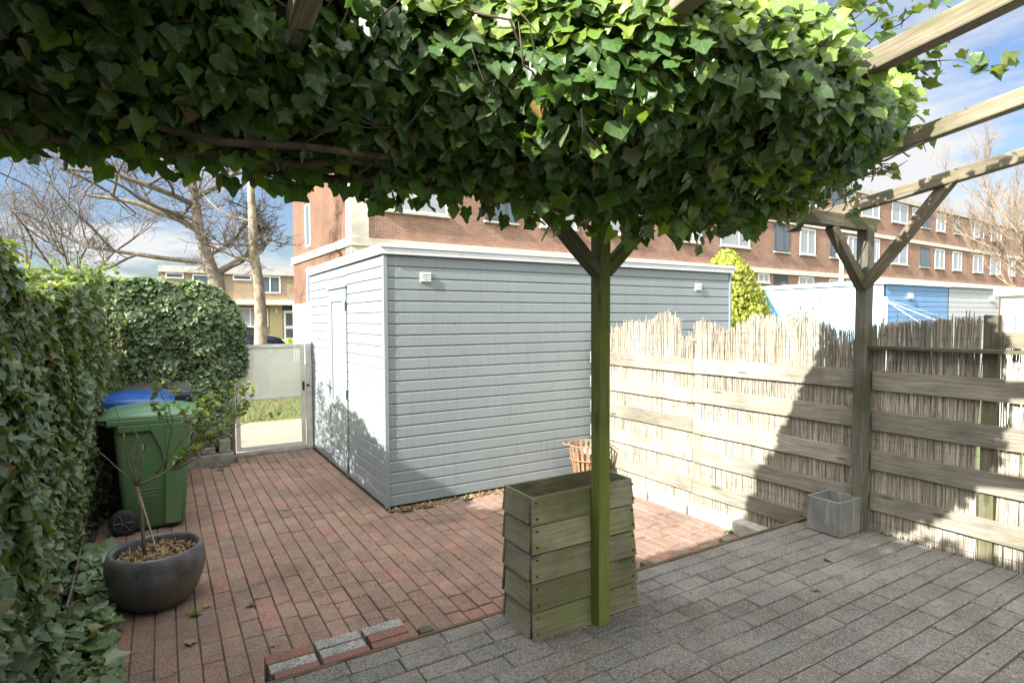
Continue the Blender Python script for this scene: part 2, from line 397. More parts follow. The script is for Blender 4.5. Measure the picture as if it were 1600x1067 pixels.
M['golden'] = leafmat('golden_foliage', (.09, .125, .015), (.20, .225, .028), (.33, .33, .045), .22, .6, (.30, .30, .04), vein=False)
M['bark'] = None
t = NT('bark'); v = t.coord('Object', (1, 1, .35)); n1 = t.noise(v, 9, 6, .7)
c = t.mix(t.ramp(n1, [(.3, 0.0), (.7, 1.0)]), (.075, .06, .046), (.205, .175, .135)); t.set(c, .9); t.bump(n1, .7, .02); M['bark'] = t.m
t = NT('pale_bark'); v = t.coord('Object', (1, 1, .6)); n1 = t.noise(v, 6, 6, .7)
c = t.mix(t.ramp(n1, [(.4, 0.0), (.62, 1.0)]), (.10, .078, .055), (.29, .245, .175)); t.set(c, .85); t.bump(n1, .5, .02); M['pale_bark'] = t.m
M['branch'] = simple('branch', (.10, .08, .065), .9, 0, .4, 6)
M['pale_branch'] = simple('pale_branch', (.20, .155, .11), .9, 0, .35, 6)
t = NT('ground_soil'); v = t.coord('Object'); n1 = t.noise(v, .35, 6, .65); n2 = t.noise(v, 14, 5, .7)
c = t.mix(t.ramp(n1, [(.42, 0.0), (.55, 1.0)]), (.085, .07, .048), (.06, .085, .022)); c = t.mix(1, c, t.ramp(n2, [(.3, .6), (.7, 1.2)]), 'MULTIPLY')
t.set(c, .95); t.bump(n2, .6, .03); M['ground'] = t.m
t = NT('lawn_grass'); v = t.coord('Object'); n2 = t.noise(v, 26, 5, .75); n1 = t.noise(v, 1.1, 5, .6)
c = t.mix(t.ramp(n2, [(.3, 0.0), (.7, 1.0)]), (.07, .10, .02), (.21, .24, .07)); c = t.mix(t.ramp(n1, [(.5, 0.0), (.7, .6)]), c, (.22, .17, .10))
t.set(c, .95); t.bump(n2, 1, .04); M['lawn'] = t.m
t = NT('sand_path'); v = t.coord('Object'); n2 = t.noise(v, 30, 5, .75); n1 = t.noise(v, 2.2, 6, .7)
c = t.mix(n2, (.20, .155, .115), (.36, .29, .23)); c = t.mix(t.ramp(n1, [(.55, 0.0), (.72, .6)]), c, (.10, .085, .055))
t.set(c, .95); t.bump(n2, .7, .02); M['path'] = t.m
M['asphalt'] = simple('asphalt', (.06, .06, .062), .9, 0, .3, 3, .4)

# perforated sheet of the gate and its wire mesh: real holes by alpha
def perforated(name, col, pitch, hole, invert=False):
    t = NT(name); tcn = t.n('ShaderNodeTexCoord'); sx = t.n('ShaderNodeSeparateXYZ'); t.l(tcn.outputs['Object'], sx.inputs[0])
    fx = t.math('SUBTRACT', t.math('FRACT', t.math('DIVIDE', sx.outputs[0], pitch)), .5); fz = t.math('SUBTRACT', t.math('FRACT', t.math('DIVIDE', sx.outputs[2], pitch)), .5)
    if invert:
        a = t.math('MAXIMUM', t.math('GREATER_THAN', t.math('ABSOLUTE', fx), .5 - hole), t.math('GREATER_THAN', t.math('ABSOLUTE', fz), .5 - hole))
    else:
        d = t.math('SQRT', t.math('ADD', t.math('MULTIPLY', fx, fx), t.math('MULTIPLY', fz, fz))); a = t.math('GREATER_THAN', d, hole)
    n1 = t.noise(t.coord('Object'), 5, 4); c = t.mix(n1, tuple(x * .85 for x in col), col)
    t.set(c, .5); t.l(a, t.b.inputs['Alpha']); return t.m
M['perforated'] = perforated('perforated_sheet', (.58, .58, .51), .026, .15)
M['wire_mesh'] = perforated('wire_mesh', (.40, .40, .38), .016, .035, True)

# ------------------------------------------------------------------ numbers of the place
ZR = -.313           # red court, below the grey terrace (z = 0)
XF = 4.13            # face of the reed screen
XS, YS, YS2, XS2 = 1.745, 5.154, 8.25, 6.55   # shed
YB = 2.10            # pergola beam
YT = 2.43            # timber edge of the terrace

# ------------------------------------------------------------------ ground, paving
mb = MB(); mb.add([(-600, -600, 0), (600, -600, 0), (600, 600, 0), (-600, 600, 0)], [(0, 1, 2, 3)])
tag(mb.build('ground', M['ground'], loc=(0, 0, ZR - .10)), kind='structure')
def pavers(name, mat, x0, x1, y0, y1, rowdir, w, l, ztop, skip=None, gap=.004, joint_z=-.009):
    mb = MB(); rng = random.Random(len(name) * 7 + 3)
    A0, A1, B0, B1 = (y0, y1, x0, x1) if rowdir == 'x' else (x0, x1, y0, y1)
    nrow = int(round((A1 - A0) / w)); bv = .004
    wob = [rng.uniform(-.004, .004) for _ in range(nrow + 1)]
    for i in range(nrow):
        a = A0 + i * w + wob[i]; a2 = A0 + (i + 1) * w + wob[i + 1] - gap * (2.0 if rowdir == 'x' else 1.5); b = B0 - rng.random() * l
        while b < B1:
            bl = l * rng.uniform(.975, 1.025) if rng.random() > .03 else l * .5
            p, q = max(b, B0), min(b + bl - gap * .8, B1)
            if q - p > .03:
                dz = ztop + rng.uniform(-.0025, .0025) - (.002 if rng.random() < .03 else 0) + .0035 * math.sin(b * 3.1 + a * 2.3); t1 = rng.uniform(-.0018, .0018); t2 = rng.uniform(-.0018, .0018)
                g = rng.uniform(-.0012, .0012)
                def P(bb, aa, z): return (bb, aa, z) if rowdir == 'x' else (aa, bb, z)
                j = lambda: rng.uniform(-.0012, .0012)
                if not (skip and skip(P((p + q) / 2, (a + a2) / 2, 0))):
                    o = [P(p + j(), a + g + j(), dz - bv), P(q + j(), a - g + j(), dz - bv + t1), P(q + j(), a2 - g + j(), dz - bv + t1 + t2), P(p + j(), a2 + g + j(), dz - bv + t2)]
                    i_ = [P(p + bv, a + bv + g, dz), P(q - bv, a + bv - g, dz + t1), P(q - bv, a2 - bv - g, dz + t1 + t2), P(p + bv, a2 - bv + g, dz + t2)]
                    lo = [(x, y, dz - .05) for x, y, z in o]
                    fs = [(4, 5, 6, 7)] + [(k, (k + 1) % 4, 4 + (k + 1) % 4, 4 + k) for k in range(4)] + [(8 + k, 8 + (k + 1) % 4, (k + 1) % 4, k) for k in range(4)]
                    if rowdir != 'x': fs = [tuple(reversed(f)) for f in fs]
                    mb.add(o + i_ + lo, fs)
            b += bl
    o = mb.build(name, mat); tag(o, kind='structure')
    return o
pavers('terrace', M['grey_brick'], -1.6, 4.12, -2.4, YT - .01, 'x', .1052, .212, 0.0)
pavers('red_paving', M['red_brick'], -.50, 4.02, YT + .02, 8.12, 'y', .1062, .205, ZR, skip=lambda p: (p[1] > YS - .12 and p[0] > XS - .02) or (p[1] > 7.75 and p[0] < .74))
mb = MB(); mb.box((-1.7, -2.5, -.45), (4.3, YT - .004, -.014)); tag(mb.build('terrace_bed', M['joint']), kind='structure')
mb = MB(); mb.add([(-2.2, YT, ZR - .014), (5.2, YT, ZR - .014), (5.2, 8.3, ZR - .014), (-2.2, 8.3, ZR - .014)], [(0, 1, 2, 3)]); tag(mb.build('red_paving_bed', M['joint']), kind='structure')
mb = MB(); mb.add([(-12, 8.3, ZR - .02), (14, 8.3, ZR - .02), (14, 10.9, ZR - .02), (-12, 10.9, ZR - .02)], [(0, 1, 2, 3)]); tag(mb.build('path', M['path']), kind='structure')
mb = MB(); mb.add([(-40, 10.9, ZR - .024), (5.4, 10.9, ZR - .024), (5.4, 27, ZR - .024), (-40, 27, ZR - .024)], [(0, 1, 2, 3)]); tag(mb.build('lawn', M['lawn']), kind='structure')
mb = MB(); mb.add([(-60, 27, ZR - .02), (60, 27, ZR - .02), (60, 38, ZR - .02), (-60, 38, ZR - .02)], [(0, 1, 2, 3)]); tag(mb.build('road', M['asphalt']), kind='structure')
# grass blades on the lawn seen through the gate
def blades(n, x0, x1, y0, y1, z, h0, h1):
    x = RNG.uniform(x0, x1, n); y = RNG.uniform(y0, y1, n); h = RNG.uniform(h0, h1, n); a = RNG.uniform(0, 6.28, n); w = .006
    lx, ly = RNG.normal(0, .03, n), RNG.normal(0, .03, n)
    v = np.empty((n, 3, 3)); v[:, 0] = np.c_[x - w * np.cos(a), y - w * np.sin(a), np.full(n, z)]; v[:, 1] = np.c_[x + w * np.cos(a), y + w * np.sin(a), np.full(n, z)]; v[:, 2] = np.c_[x + lx, y + ly, z + h]
    return v.reshape(-1, 3), np.arange(3 * n).reshape(n, 3)
def npmesh(name, V, F, mat, parent=None, uv=None, smooth=False):
    me = bpy.data.meshes.new(name); k = F.shape[1]
    me.vertices.add(len(V)); me.vertices.foreach_set('co', V.astype(np.float32).ravel())
    me.loops.add(F.size); me.loops.foreach_set('vertex_index', F.astype(np.int32).ravel())
    me.polygons.add(len(F)); me.polygons.foreach_set('loop_start', np.arange(0, F.size, k, dtype=np.int32))
    if smooth: me.polygons.foreach_set('use_smooth', np.ones(len(F), bool))
    me.update(calc_edges=True)
    if uv is not None:
        l = me.uv_layers.new(name='UVMap'); l.data.foreach_set('uv', uv[F.ravel()].astype(np.float32).ravel())
    me.validate()
    return link(name, me, mat, parent)
V, F = blades(26000, -.5, 3.4, 10.95, 18, ZR - .03, .03, .10)
tag(npmesh('grass', V, F, M['lawn']), kind='stuff')

# ------------------------------------------------------------------ ivy leaves
OUT = np.array([(0, 0), (.27, -.15), (.48, .03), (.46, .22), (.60, .42), (.40, .54), (.24, .72), (0, 1.0), (-.24, .72), (-.40, .54), (-.60, .42), (-.46, .22), (-.48, .03), (-.27, -.15)], float)
def spline(o, sharp=(7,)):
    n = len(o); r_ = []
    for i in range(n):
        p0, p1, p2, p3 = o[(i - 1) % n], o[i], o[(i + 1) % n], o[(i + 2) % n]
        r_.append(p1); r_.append(.5 * (p1 + p2) + .0625 * (p1 + p2 - p0 - p3))
    return np.array(r_)
OUT2 = spline(OUT); HEART2 = spline(np.array([(0, 0), (.28, -.16), (.52, .0), (.56, .24), (.42, .46), (.22, .74), (0, 1.04), (-.22, .74), (-.42, .46), (-.56, .24), (-.52, .0), (-.28, -.16)]))
CEN = np.array([(0, .30)])
HEART = np.array([(0, 0), (.30, -.15), (.50, .05), (.52, .30), (.40, .55), (.20, .80), (0, 1.0), (-.20, .80), (-.40, .55), (-.52, .30), (-.50, .05), (-.30, -.15)], float)
def leaves(P, N, T, size, shape='ivy', curl=.22, rng=RNG):
    """P base points, N blade normals, T tip directions (unit, roughly perp to N), size length"""
    o = {'ivy': OUT, 'ivy_fine': OUT2, 'heart_fine': HEART2}.get(shape, HEART)
    pts = np.vstack([CEN, o]); k = len(pts); n = len(P)
    T = T - N * (T * N).sum(1)[:, None]; T /= np.linalg.norm(T, axis=1)[:, None] + 1e-9
    Sd = np.cross(T, N)
    lob = 1 + rng.normal(0, .16, (n, 1)) * np.exp(-((pts[None, :, 1] - .45) / .2) ** 2)      # deeper or shallower side lobes
    jit = .10 if len(o) < 20 else .035
    jx = lob * (1 + rng.normal(0, jit, (n, k))); jy = 1 + rng.normal(0, jit * .6, (n, k))
    x = pts[None, :, 0] * jx * rng.uniform(.85, 1.15, (n, 1)); y = pts[None, :, 1] * jy
    fold = rng.uniform(-.1, .45, (n, 1)); cu = rng.normal(.06, curl, (n, 1)); tw = rng.normal(0, .12, (n, 1))
    z = np.abs(x) * fold - cu * y * y + tw * x * y + rng.normal(0, .02 if len(o) < 20 else .008, (n, k)) + .05 * np.sin(6 * y + 5 * x)
    s = size[:, None, None]
    V = P[:, None, :] + s * (x[..., None] * Sd[:, None, :] + y[..., None] * T[:, None, :] + z[..., None] * N[:, None, :])
    tri = np.array([(0, 1 + i, 1 + (i + 1) % len(o)) for i in range(len(o))])
    F = (tri[None] + (np.arange(n) * k)[:, None, None]).reshape(-1, 3)
    uv = np.repeat(pts[None, :, :2], n, 0).reshape(-1, 2)
    return V.reshape(-1, 3), F, uv
def unit(a): return a / (np.linalg.norm(a, axis=1)[:, None] + 1e-9)
def vnoise(P, sc, seed):
    """cheap smooth noise by summed sines"""
    r = np.random.default_rng(seed); o = np.zeros(len(P))
    for i in range(7):
        k = r.normal(0, sc, 3); o += np.sin(P @ k + r.uniform(0, 6.28)) * r.uniform(.5, 1)
    return o / 3.0
def hang(n_, up=.55, out=.8, jit=.45):
    N = unit(n_ * out + np.array([0, 0, up]) + RNG.normal(0, jit, n_.shape))
    T = unit(np.array([0, 0, -1.0]) + n_ * .35 + RNG.normal(0, .45, n_.shape))
    return N, T
def cat(L):
    V, F, U = [], [], []; o = 0
    for v, f, u_ in L:
        V.append(v); F.append(f + o); U.append(u_); o += len(v)
    return np.vstack(V), np.vstack(F), np.vstack(U)

# --- ivy canopy over the pergola beam: a lumpy sleeve along X
def canopy_shell(n, x0, x1, frac0, frac1, seed):
    r = np.random.default_rng(seed)
    x = r.uniform(x0, x1, n); th = r.uniform(0, 2 * np.pi, n); fr = r.uniform(frac0, frac1, n)
    yc, zc_, ry, rz, pw = canopy_par(x); zc_ = zc_ + .05 * np.clip((x - 2.0) / .5, 0, 1)
    q = np.c_[x, np.cos(th) * .6, np.sin(th) * .6]
    lump = 1 + .10 * vnoise(q, 3.0, 11) + .07 * vnoise(q, 8.0, 12)
    cy, cz = np.cos(th), np.sin(th)
    y = yc + ry * lump * fr * cy; z = zc_ + rz * lump * fr * cz
    nrm = unit(np.c_[np.zeros(n), cy / ry, cz / rz])
    return np.c_[x, y, z], nrm, fr
def canopy_par(x):
    k = np.array([-2.4, -1.0, 0.0, .5, .8, 1.2, 1.7, 2.1, 2.45, 2.7, 2.9, 3.05])
    yc = np.interp(x, k, [1.92, 1.92, 1.95, 1.95, 1.88, 1.70, 1.66, 1.66, 1.68, 1.72, 1.76, 1.80])
    zc = np.interp(x, k, [2.37, 2.37, 2.38, 2.35, 2.22, 2.22, 2.235, 2.22, 2.22, 2.25, 2.30, 2.34])
    ry = np.interp(x, k, [.44, .44, .44, .44, .43, .56, .58, .54, .48, .38, .24, .08])
    rz = np.interp(x, k, [.40, .40, .40, .36, .28, .28, .325, .285, .24, .17, .11, .05])
    return yc, zc, ry, rz, 2
ivy = thing('ivy_canopy', (1.2, 1.7, 2.2), 'thick mass of dark green ivy draped over the pergola beam, sunlit bright green on top', 'ivy')
IB = np.array([1.2, 1.7, 2.2])
parts_ = []
for (n, a, b, s0, s1, sd) in ((20500, .86, 1.08, .030, .068, 21), (11000, .62, .9, .04, .066, 22), (4000, .3, .65, .05, .08, 23)):
    P, nr, fr = canopy_shell(n, -2.2, 3.05, a, b, sd)
    N, T = hang(nr, .45, .85, .45)
    # ivy turns its blades to the light where it gets any
    wgt = np.clip((P[:, 2] - 2.0) / .15, 0, 1) * np.clip((P[:, 0] - .45) / .3, 0, 1) * RNG.uniform(.2, 1.0, len(P))
    N = unit(N + wgt[:, None] * np.array([-.95, -.55, .55]) * 1.2)
    kk = ~((np.abs(P[:, 0] - .32) < .11) & (P[:, 1] < 1.56)); P, N, T = P[kk], N[kk], T[kk]      # clear of the rafter that enters the ivy here
    sz = s0 + (s1 - s0) * RNG.beta(1.4, 1.6, len(P)); hk = RNG.random(len(P)) < .42
    for msk, shp in ((hk, 'heart_fine' if a > .6 else 'heart'), (~hk, 'ivy_fine' if a > .6 else 'ivy')): parts_.append(leaves(P[msk] - IB, N[msk], T[msk], sz[msk], shp))
# unseen ivy over the left rafters towards the house, added to shade the terrace
def slab(n, x0, x1, y0, y1, zf, th, sd):
    r = np.random.default_rng(sd); x = r.uniform(x0, x1, n); y = r.uniform(y0, y1, n); s_ = r.uniform(-1, 1, n)
    z = zf(x, y) + th * s_ + .06 * vnoise(np.c_[x, y, x * 0], 3, sd)
    nr = unit(np.c_[r.normal(0, .4, n), r.normal(0, .4, n), np.sign(s_)]); return np.c_[x, y, z], nr
P, nr = slab(11000, -2.6, .10, -1.4, 1.47, lambda x, y: 2.50 - .13 * y + .05, .16, 31)
N, T = hang(nr, .4, .6, .5); parts_.append(leaves(P - IB, N, T, RNG.uniform(.06, .10, len(P))))
# hanging fringe below the beam
n = 1300; x = RNG.uniform(-.9, 2.8, n); yc, zc_, ry, rz, _ = canopy_par(x)
d = RNG.beta(1, 2.6, n) * .13 * (1 + .8 * vnoise(np.c_[x, x * 0, x * 0], 4, 5))
P = np.c_[x, yc + RNG.uniform(-.25, .55, n) * ry, zc_ - rz * .9 - np.abs(d)]
N, T = hang(unit(np.c_[RNG.normal(0, .5, n), RNG.normal(-.6, .5, n), RNG.normal(0, .2, n)]), .2, .9, .35)
parts_.append(leaves(P - IB, N, T, RNG.uniform(.04, .07, n), 'ivy_fine'))
# dead, pale leaves on the underside
V, F, U = cat(parts_); o = npmesh('foliage', V, F, M['ivy_leaf'], ivy, U, True); o['label'] = 'glossy five-pointed ivy leaves'
n = 260; P, nr, fr = canopy_shell(n * 4, -1.5, 2.9, .75, 1.02, 44); kk = (nr[:, 2] < -.35); P, nr = P[kk][:n], nr[kk][:n]
N, T = hang(nr, .1, .5, .6); V, F, U = leaves(P - IB, N, T, RNG.uniform(.03, .055, len(P)), curl=.4); npmesh('dead_leaves', V, F, M['dead_leaf'], ivy, U, True)
mb = MB(); rs = random.Random(5)
for i in range(420):
    x = rs.uniform(-1.6, 3.0); yc, zc_, ry, rz, _ = [float(q) if hasattr(q, '__len__') is False else q for q in canopy_par(np.array(x))]
    th = rs.uniform(math.pi * .95, math.pi * 2.05); f0 = rs.uniform(.6, .98); pts = []
    dx = rs.choice((-1, 1)) * rs.uniform(.02, .10); dth = rs.uniform(-.35, .35)
    for k in range(rs.randint(4, 8)):
        pts.append((x - IB[0], float(yc) + float(ry) * f0 * math.cos(th) - IB[1], float(zc_) + float(rz) * f0 * math.sin(th) - IB[2]))
        x += dx + rs.uniform(-.03, .03); th += dth + rs.uniform(-.25, .25); f0 = min(1.05, f0 + rs.uniform(-.08, .09))
    mb.tube(pts, [rs.uniform(.0018, .005)] * (len(pts) - 1) + [.001], 5)
for i in range(16):
    x = rs.uniform(-1.5, .5); y = rs.uniform(1.75, 2.05); z = rs.uniform(1.95, 2.15); pts = []
    for k in range(12):
        pts.append((x - IB[0], y - IB[1], z - IB[2])); x += rs.uniform(.12, .26); y += rs.uniform(-.05, .05); z += rs.uniform(-.04, .04)
    mb.tube(pts, rs.uniform(.007, .016), 7)
ivy_stems = mb
# paler leaves on top of the sleeve, sunlight put into their colour
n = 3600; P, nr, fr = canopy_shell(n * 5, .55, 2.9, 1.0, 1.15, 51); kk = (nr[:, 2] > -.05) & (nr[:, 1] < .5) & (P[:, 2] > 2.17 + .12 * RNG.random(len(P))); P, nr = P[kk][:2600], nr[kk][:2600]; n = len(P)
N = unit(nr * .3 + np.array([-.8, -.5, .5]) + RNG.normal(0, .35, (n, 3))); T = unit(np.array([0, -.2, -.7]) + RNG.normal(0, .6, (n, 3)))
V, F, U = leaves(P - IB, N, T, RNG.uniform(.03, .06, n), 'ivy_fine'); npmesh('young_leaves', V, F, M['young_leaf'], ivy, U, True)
# loose shoots reaching out to the right
mb = ivy_stems; LP, LN, LT, LS = [], [], [], []
shoots = [((2.8, 1.66, 2.36), (3.30, 1.52, 2.50), 9), ((2.5, 1.45, 2.38), (2.95, 1.25, 2.52), 9), ((2.8, 1.74, 2.36), (3.42, 1.80, 2.46), 10), ((2.4, 1.35, 2.50), (2.75, 1.12, 2.86), 8),
          ((2.8, 1.62, 2.32), (3.25, 1.60, 2.34), 9), ((2.1, 1.30, 2.45), (2.30, 1.10, 2.78), 7), ((1.0, 1.45, 2.45), (1.1, 1.4, 2.75), 6), ((3.1, 1.8, 2.2), (3.4, 1.85, 2.02), 6), ((2.3, 1.35, 2.38), (2.75, 1.15, 2.50), 9), ((2.8, 1.55, 2.5), (3.15, 1.5, 2.68), 7)]
for a, b, nn in shoots:
    for rep in range(3):
        a_ = Vector(a) + Vector([rs.uniform(-.15, .15) for _ in range(3)]) * (rep > 0); b_ = Vector(b) + Vector([rs.uniform(-.22, .18) for _ in range(3)]) * (rep > 0)
        pts = [a_.lerp(b_, k / nn) + Vector((rs.uniform(-.02, .02), rs.uniform(-.02, .02), .09 * math.sin(k / nn * 2.6) + rs.uniform(-.015, .015))) for k in range(nn + 1)]
        mb.tube([p - Vector(IB) for p in pts], [.004 - .0028 * k / nn for k in range(nn + 1)], 5)
        for k in range(1, nn + 1):
            for q in range(3):
                LP.append(np.array(pts[k]) + RNG.normal(0, .025, 3)); LN.append(RNG.normal(0, .55, 3) + np.array([0, -.35, .7])); LT.append(np.array(b_ - a_) * .9 + RNG.normal(0, .5, 3) + np.array([0, 0, -.4])); LS.append(rs.uniform(.03, .07))
mb.build('stems', M['vine_stem'], ivy, smooth=True)
V, F, U = leaves(np.array(LP) - IB, unit(np.array(LN)), unit(np.array(LT)), np.array(LS)); npmesh('shoot_leaves', V, F, M['ivy_leaf'], ivy, U, True)

# --- ivy hedge along the left
def hedge_h(y): return np.interp(y, [0, 2.2, 3.2, 3.8, 4.6, 5.3, 6.0, 6.6, 7.4, 9], [2.0, 1.98, 1.94, 1.80, 1.58, 1.68, 1.84, 1.92, 1.92, 1.92])
def hedge_x(y): return np.interp(y, [0, 2.0, 3.0, 4.2, 5.2, 6.5, 7.6, 9], [-.50, -.49, -.53, -.56, -.50, -.41, -.30, -.26])
hb = np.array([-1.0, 4.0, ZR])
hedge = thing('ivy_hedge', tuple(hb), 'long ivy-covered hedge along the left side, sloping down to the ground beside the pot', 'hedge')
Ls = []
def hedge_pts(n, sd, depth):
    r = np.random.default_rng(sd); y = 8.3 - (8.3 + .6) * r.power(1.25, n); y = np.clip(r.uniform(-.6, 8.2, n) * .5 + y * .5, -.6, 8.2)
    h = hedge_h(y) - ZR; xf = hedge_x(y)
    t_ = r.uniform(0, 1.25, n)                      # 0..1 up the face, 1..1.25 over the top
    zz = ZR + h * np.minimum(t_, 1); bul = vnoise(np.c_[y, zz, y * 0], 2.2, 61) * .08 + vnoise(np.c_[y, zz, y * 0], 6, 62) * .06
    foot = np.clip((.60 - (zz - ZR)) / .60, 0, 1) * np.interp(y, [0, 3.2, 3.9, 5.5, 8], [.20, .10, -.07, -.05, .0])
    lean = -.10 * np.minimum(t_, 1) ** 3
    x = xf + lean + bul + foot - depth * r.random(n)
    over = np.maximum(t_ - 1, 0) / .25; x -= over * .75; zz = zz + bul * .6 - .05 * over - depth * .3 * (over > 0) * r.random(n)
    nr = unit(np.c_[np.where(over > 0, .25, 1.0), r.normal(0, .25, n), np.where(over > 0, 1.0, .15)])
    return np.c_[x, y, zz], nr
for (n, sd, dp, s0, s1) in ((24000, 71, .06, .028, .062), (12000, 72, .16, .03, .06), (9000, 73, .5, .05, .085)):
    P, nr = hedge_pts(n, sd, dp); N, T = hang(nr, .40, .9, .42)
    Ls.append(leaves(P - hb, N, T, (s0 + (s1 - s0) * RNG.beta(1.3, 1.8, len(P))) * np.interp(P[:, 1], [0, 2, 3, 8], [1.45, 1.4, 1.05, .9])))
# leafy ground skirts by the edging
n = 1500; y = RNG.uniform(2.2, 5.2, n); P = np.c_[np.where(RNG.random(n) < .35, RNG.uniform(-.75, -.52, n), RNG.uniform(-.44, -.24, n)) - .05 * (y - 3), y, ZR + RNG.beta(1.2, 2.5, n) * .17]
k_ = ~((np.hypot(P[:, 0] + .06, P[:, 1] - 4.22) < .26)); P = P[k_]; nr = unit(np.c_[RNG.normal(.3, .4, len(P)), RNG.normal(-.2, .4, len(P)), np.full(len(P), .8)])
N, T = hang(nr, .4, .9, .35); Ls.append(leaves(P - hb, N, T, RNG.uniform(.05, .10, len(P))))
mbs = MB(); ys = []
for i in range(90):
    y = rs.uniform(1.6, 7.6); x = float(hedge_x(y)) - rs.uniform(.05, .5); z = float(hedge_h(y)) - .04; d = Vector((rs.uniform(-.2, .7), rs.uniform(-.5, .5), rs.uniform(.2, 1))).normalized(); L = rs.uniform(.06, .22); pts = []
    for k in range(5):
        p = Vector((x, y, z)) + d * L * k / 4 - Vector((0, 0, .25 * L * (k / 4) ** 2)); pts.append(p - Vector(hb))
        for q in range(2): ys.append(p)
P = np.array(ys) + RNG.normal(0, .02, (len(ys), 3)); N, T = hang(unit(RNG.normal(0, .6, P.shape) + np.array([-.3, -.2, .6])), .4, .6, .4)
V, F, U = leaves(P - hb, N, T, RNG.uniform(.02, .045, len(P))); npmesh('shoot_leaves', V, F, M['young_leaf'], hedge, U, True)  # yellow-green of the sunlit hedge top put into the leaf colour
V, F, U = cat(Ls); npmesh('foliage', V, F, M['hedge_leaf'], hedge, U, True)
P, nr = hedge_pts(900, 75, .12); N, T = hang(nr, .1, .6, .6); V, F, U = leaves(P - hb, N, T, RNG.uniform(.03, .06, len(P)), curl=.4); npmesh('dead_leaves', V, F, M['dead_leaf'], hedge, U, True)
mb = mbs
for i in range(420):
    y = rs.uniform(0, 8); z = ZR + rs.uniform(0, 1.7); pts = []
    for k in range(6):
        yy = min(max(y, -.5), 8.2); pts.append((float(hedge_x(yy)) - .10 + rs.uniform(-.06, .05) - hb[0], yy - hb[1], z - hb[2])); y += rs.uniform(-.1, .1); z += rs.uniform(-.03, .09)
        z = min(z, float(hedge_h(yy)) - .06)
    mb.tube(pts, rs.uniform(.002, .006), 5)
for y in np.arange(-.4, 8.2, .55):                       # posts of the old fence the ivy has climbed
    mb.box((-1.059 - hb[0], y - .03 - hb[1], 0), (-.99 - hb[0], y + .03 - hb[1], 1.5))
mb.build('stems', M['vine_stem'], hedge)
mb = MB()
for z in np.arange(.05, 1.75, .16): mb.box((-1.10 - hb[0], -.6 - hb[1], z), (-1.06 - hb[0], 8.2 - hb[1], z + .155))
mb.build('old_fence', M['bed_wood'], hedge)

# --- far hedge beside the gate
fb = np.array([.2, 8.3, ZR])
fh = thing('ivy_hedge', tuple(fb), 'rounded ivy hedge at the far end of the court, left of the white garden gate', 'hedge')
def far_pts(n, sd, depth):
    r = np.random.default_rng(sd); x = r.uniform(-.75, .92, n); top = np.interp(x, [-.75, .35, .62, .80, .92], [1.93, 1.93, 1.84, 1.62, 1.25])
    t_ = r.uniform(0, 1.3, n); zz = ZR + .25 + (top - ZR - .25) * np.minimum(t_, 1); bul = vnoise(np.c_[x, zz, x * 0], 3, 81) * .07 + vnoise(np.c_[x, zz, x * 0], 8, 82) * .04
    rim = np.interp(x, [.45, .92], [0, .18]); over = np.maximum(t_ - 1, 0) / .3
    y = 7.86 + rim - bul + depth * r.random(n) + over * .5; zz = zz + bul * .5 - depth * .4 * r.random(n) * (over > 0)
    low = (zz < .75); x = np.where(low & (x > .66), x - .22, x)
    nr = unit(np.c_[np.interp(x, [.4, .92], [0, .9]) + r.normal(0, .2, n), np.where(over > 0, -.3, -1.0), np.where(over > 0, 1.0, .2)]); return np.c_[x, y, zz], nr
Ls = []
for n, sd, dp in ((8500, 83, .06), (5000, 84, .2), (4500, 85, .5)):
    P, nr = far_pts(n, sd, dp); N, T = hang(nr, .4, .9, .42); Ls.append(leaves(P - fb, N, T, RNG.uniform(.032, .065, len(P))))
V, F, U = cat(Ls); npmesh('foliage', V, F, M['hedge_leaf'], fh, U, True)
P, nr = far_pts(700, 86, .08); k_ = (P[:, 0] > -.2) & (P[:, 0] < .35) & (P[:, 2] < 1.3); P, nr = P[k_], nr[k_]; N, T = hang(nr, 0, .6, .6); V, F, U = leaves(P - fb, N, T, RNG.uniform(.04, .06, len(P)), curl=.4); npmesh('dead_leaves', V, F, M['dead_leaf'], fh, U, True)
mb = MB()
for i in range(170):
    x = rs.uniform(-.7, .75); z = ZR + rs.uniform(.2, 1.7); pts = []
    for k in range(6): pts.append((x - fb[0], 7.95 + rs.uniform(-.05, .1) - fb[1], z - fb[2])); x = min(x + rs.uniform(-.1, .1), .62); z += rs.uniform(-.03, .08); z = min(z, 1.8)
    mb.tube(pts, rs.uniform(.003, .008), 5)
mb.build('stems', M['vine_stem'], fh)
mb = MB(); mb.box((-.75 - fb[0], 8.12 - fb[1], 0), (.60 - fb[0], 8.18 - fb[1], 1.9)); mb.box((.602 - fb[0], 8.12 - fb[1], 0), (.733 - fb[0], 8.18 - fb[1], 1.15)); mb.build('old_fence', M['bed_wood'], fh)

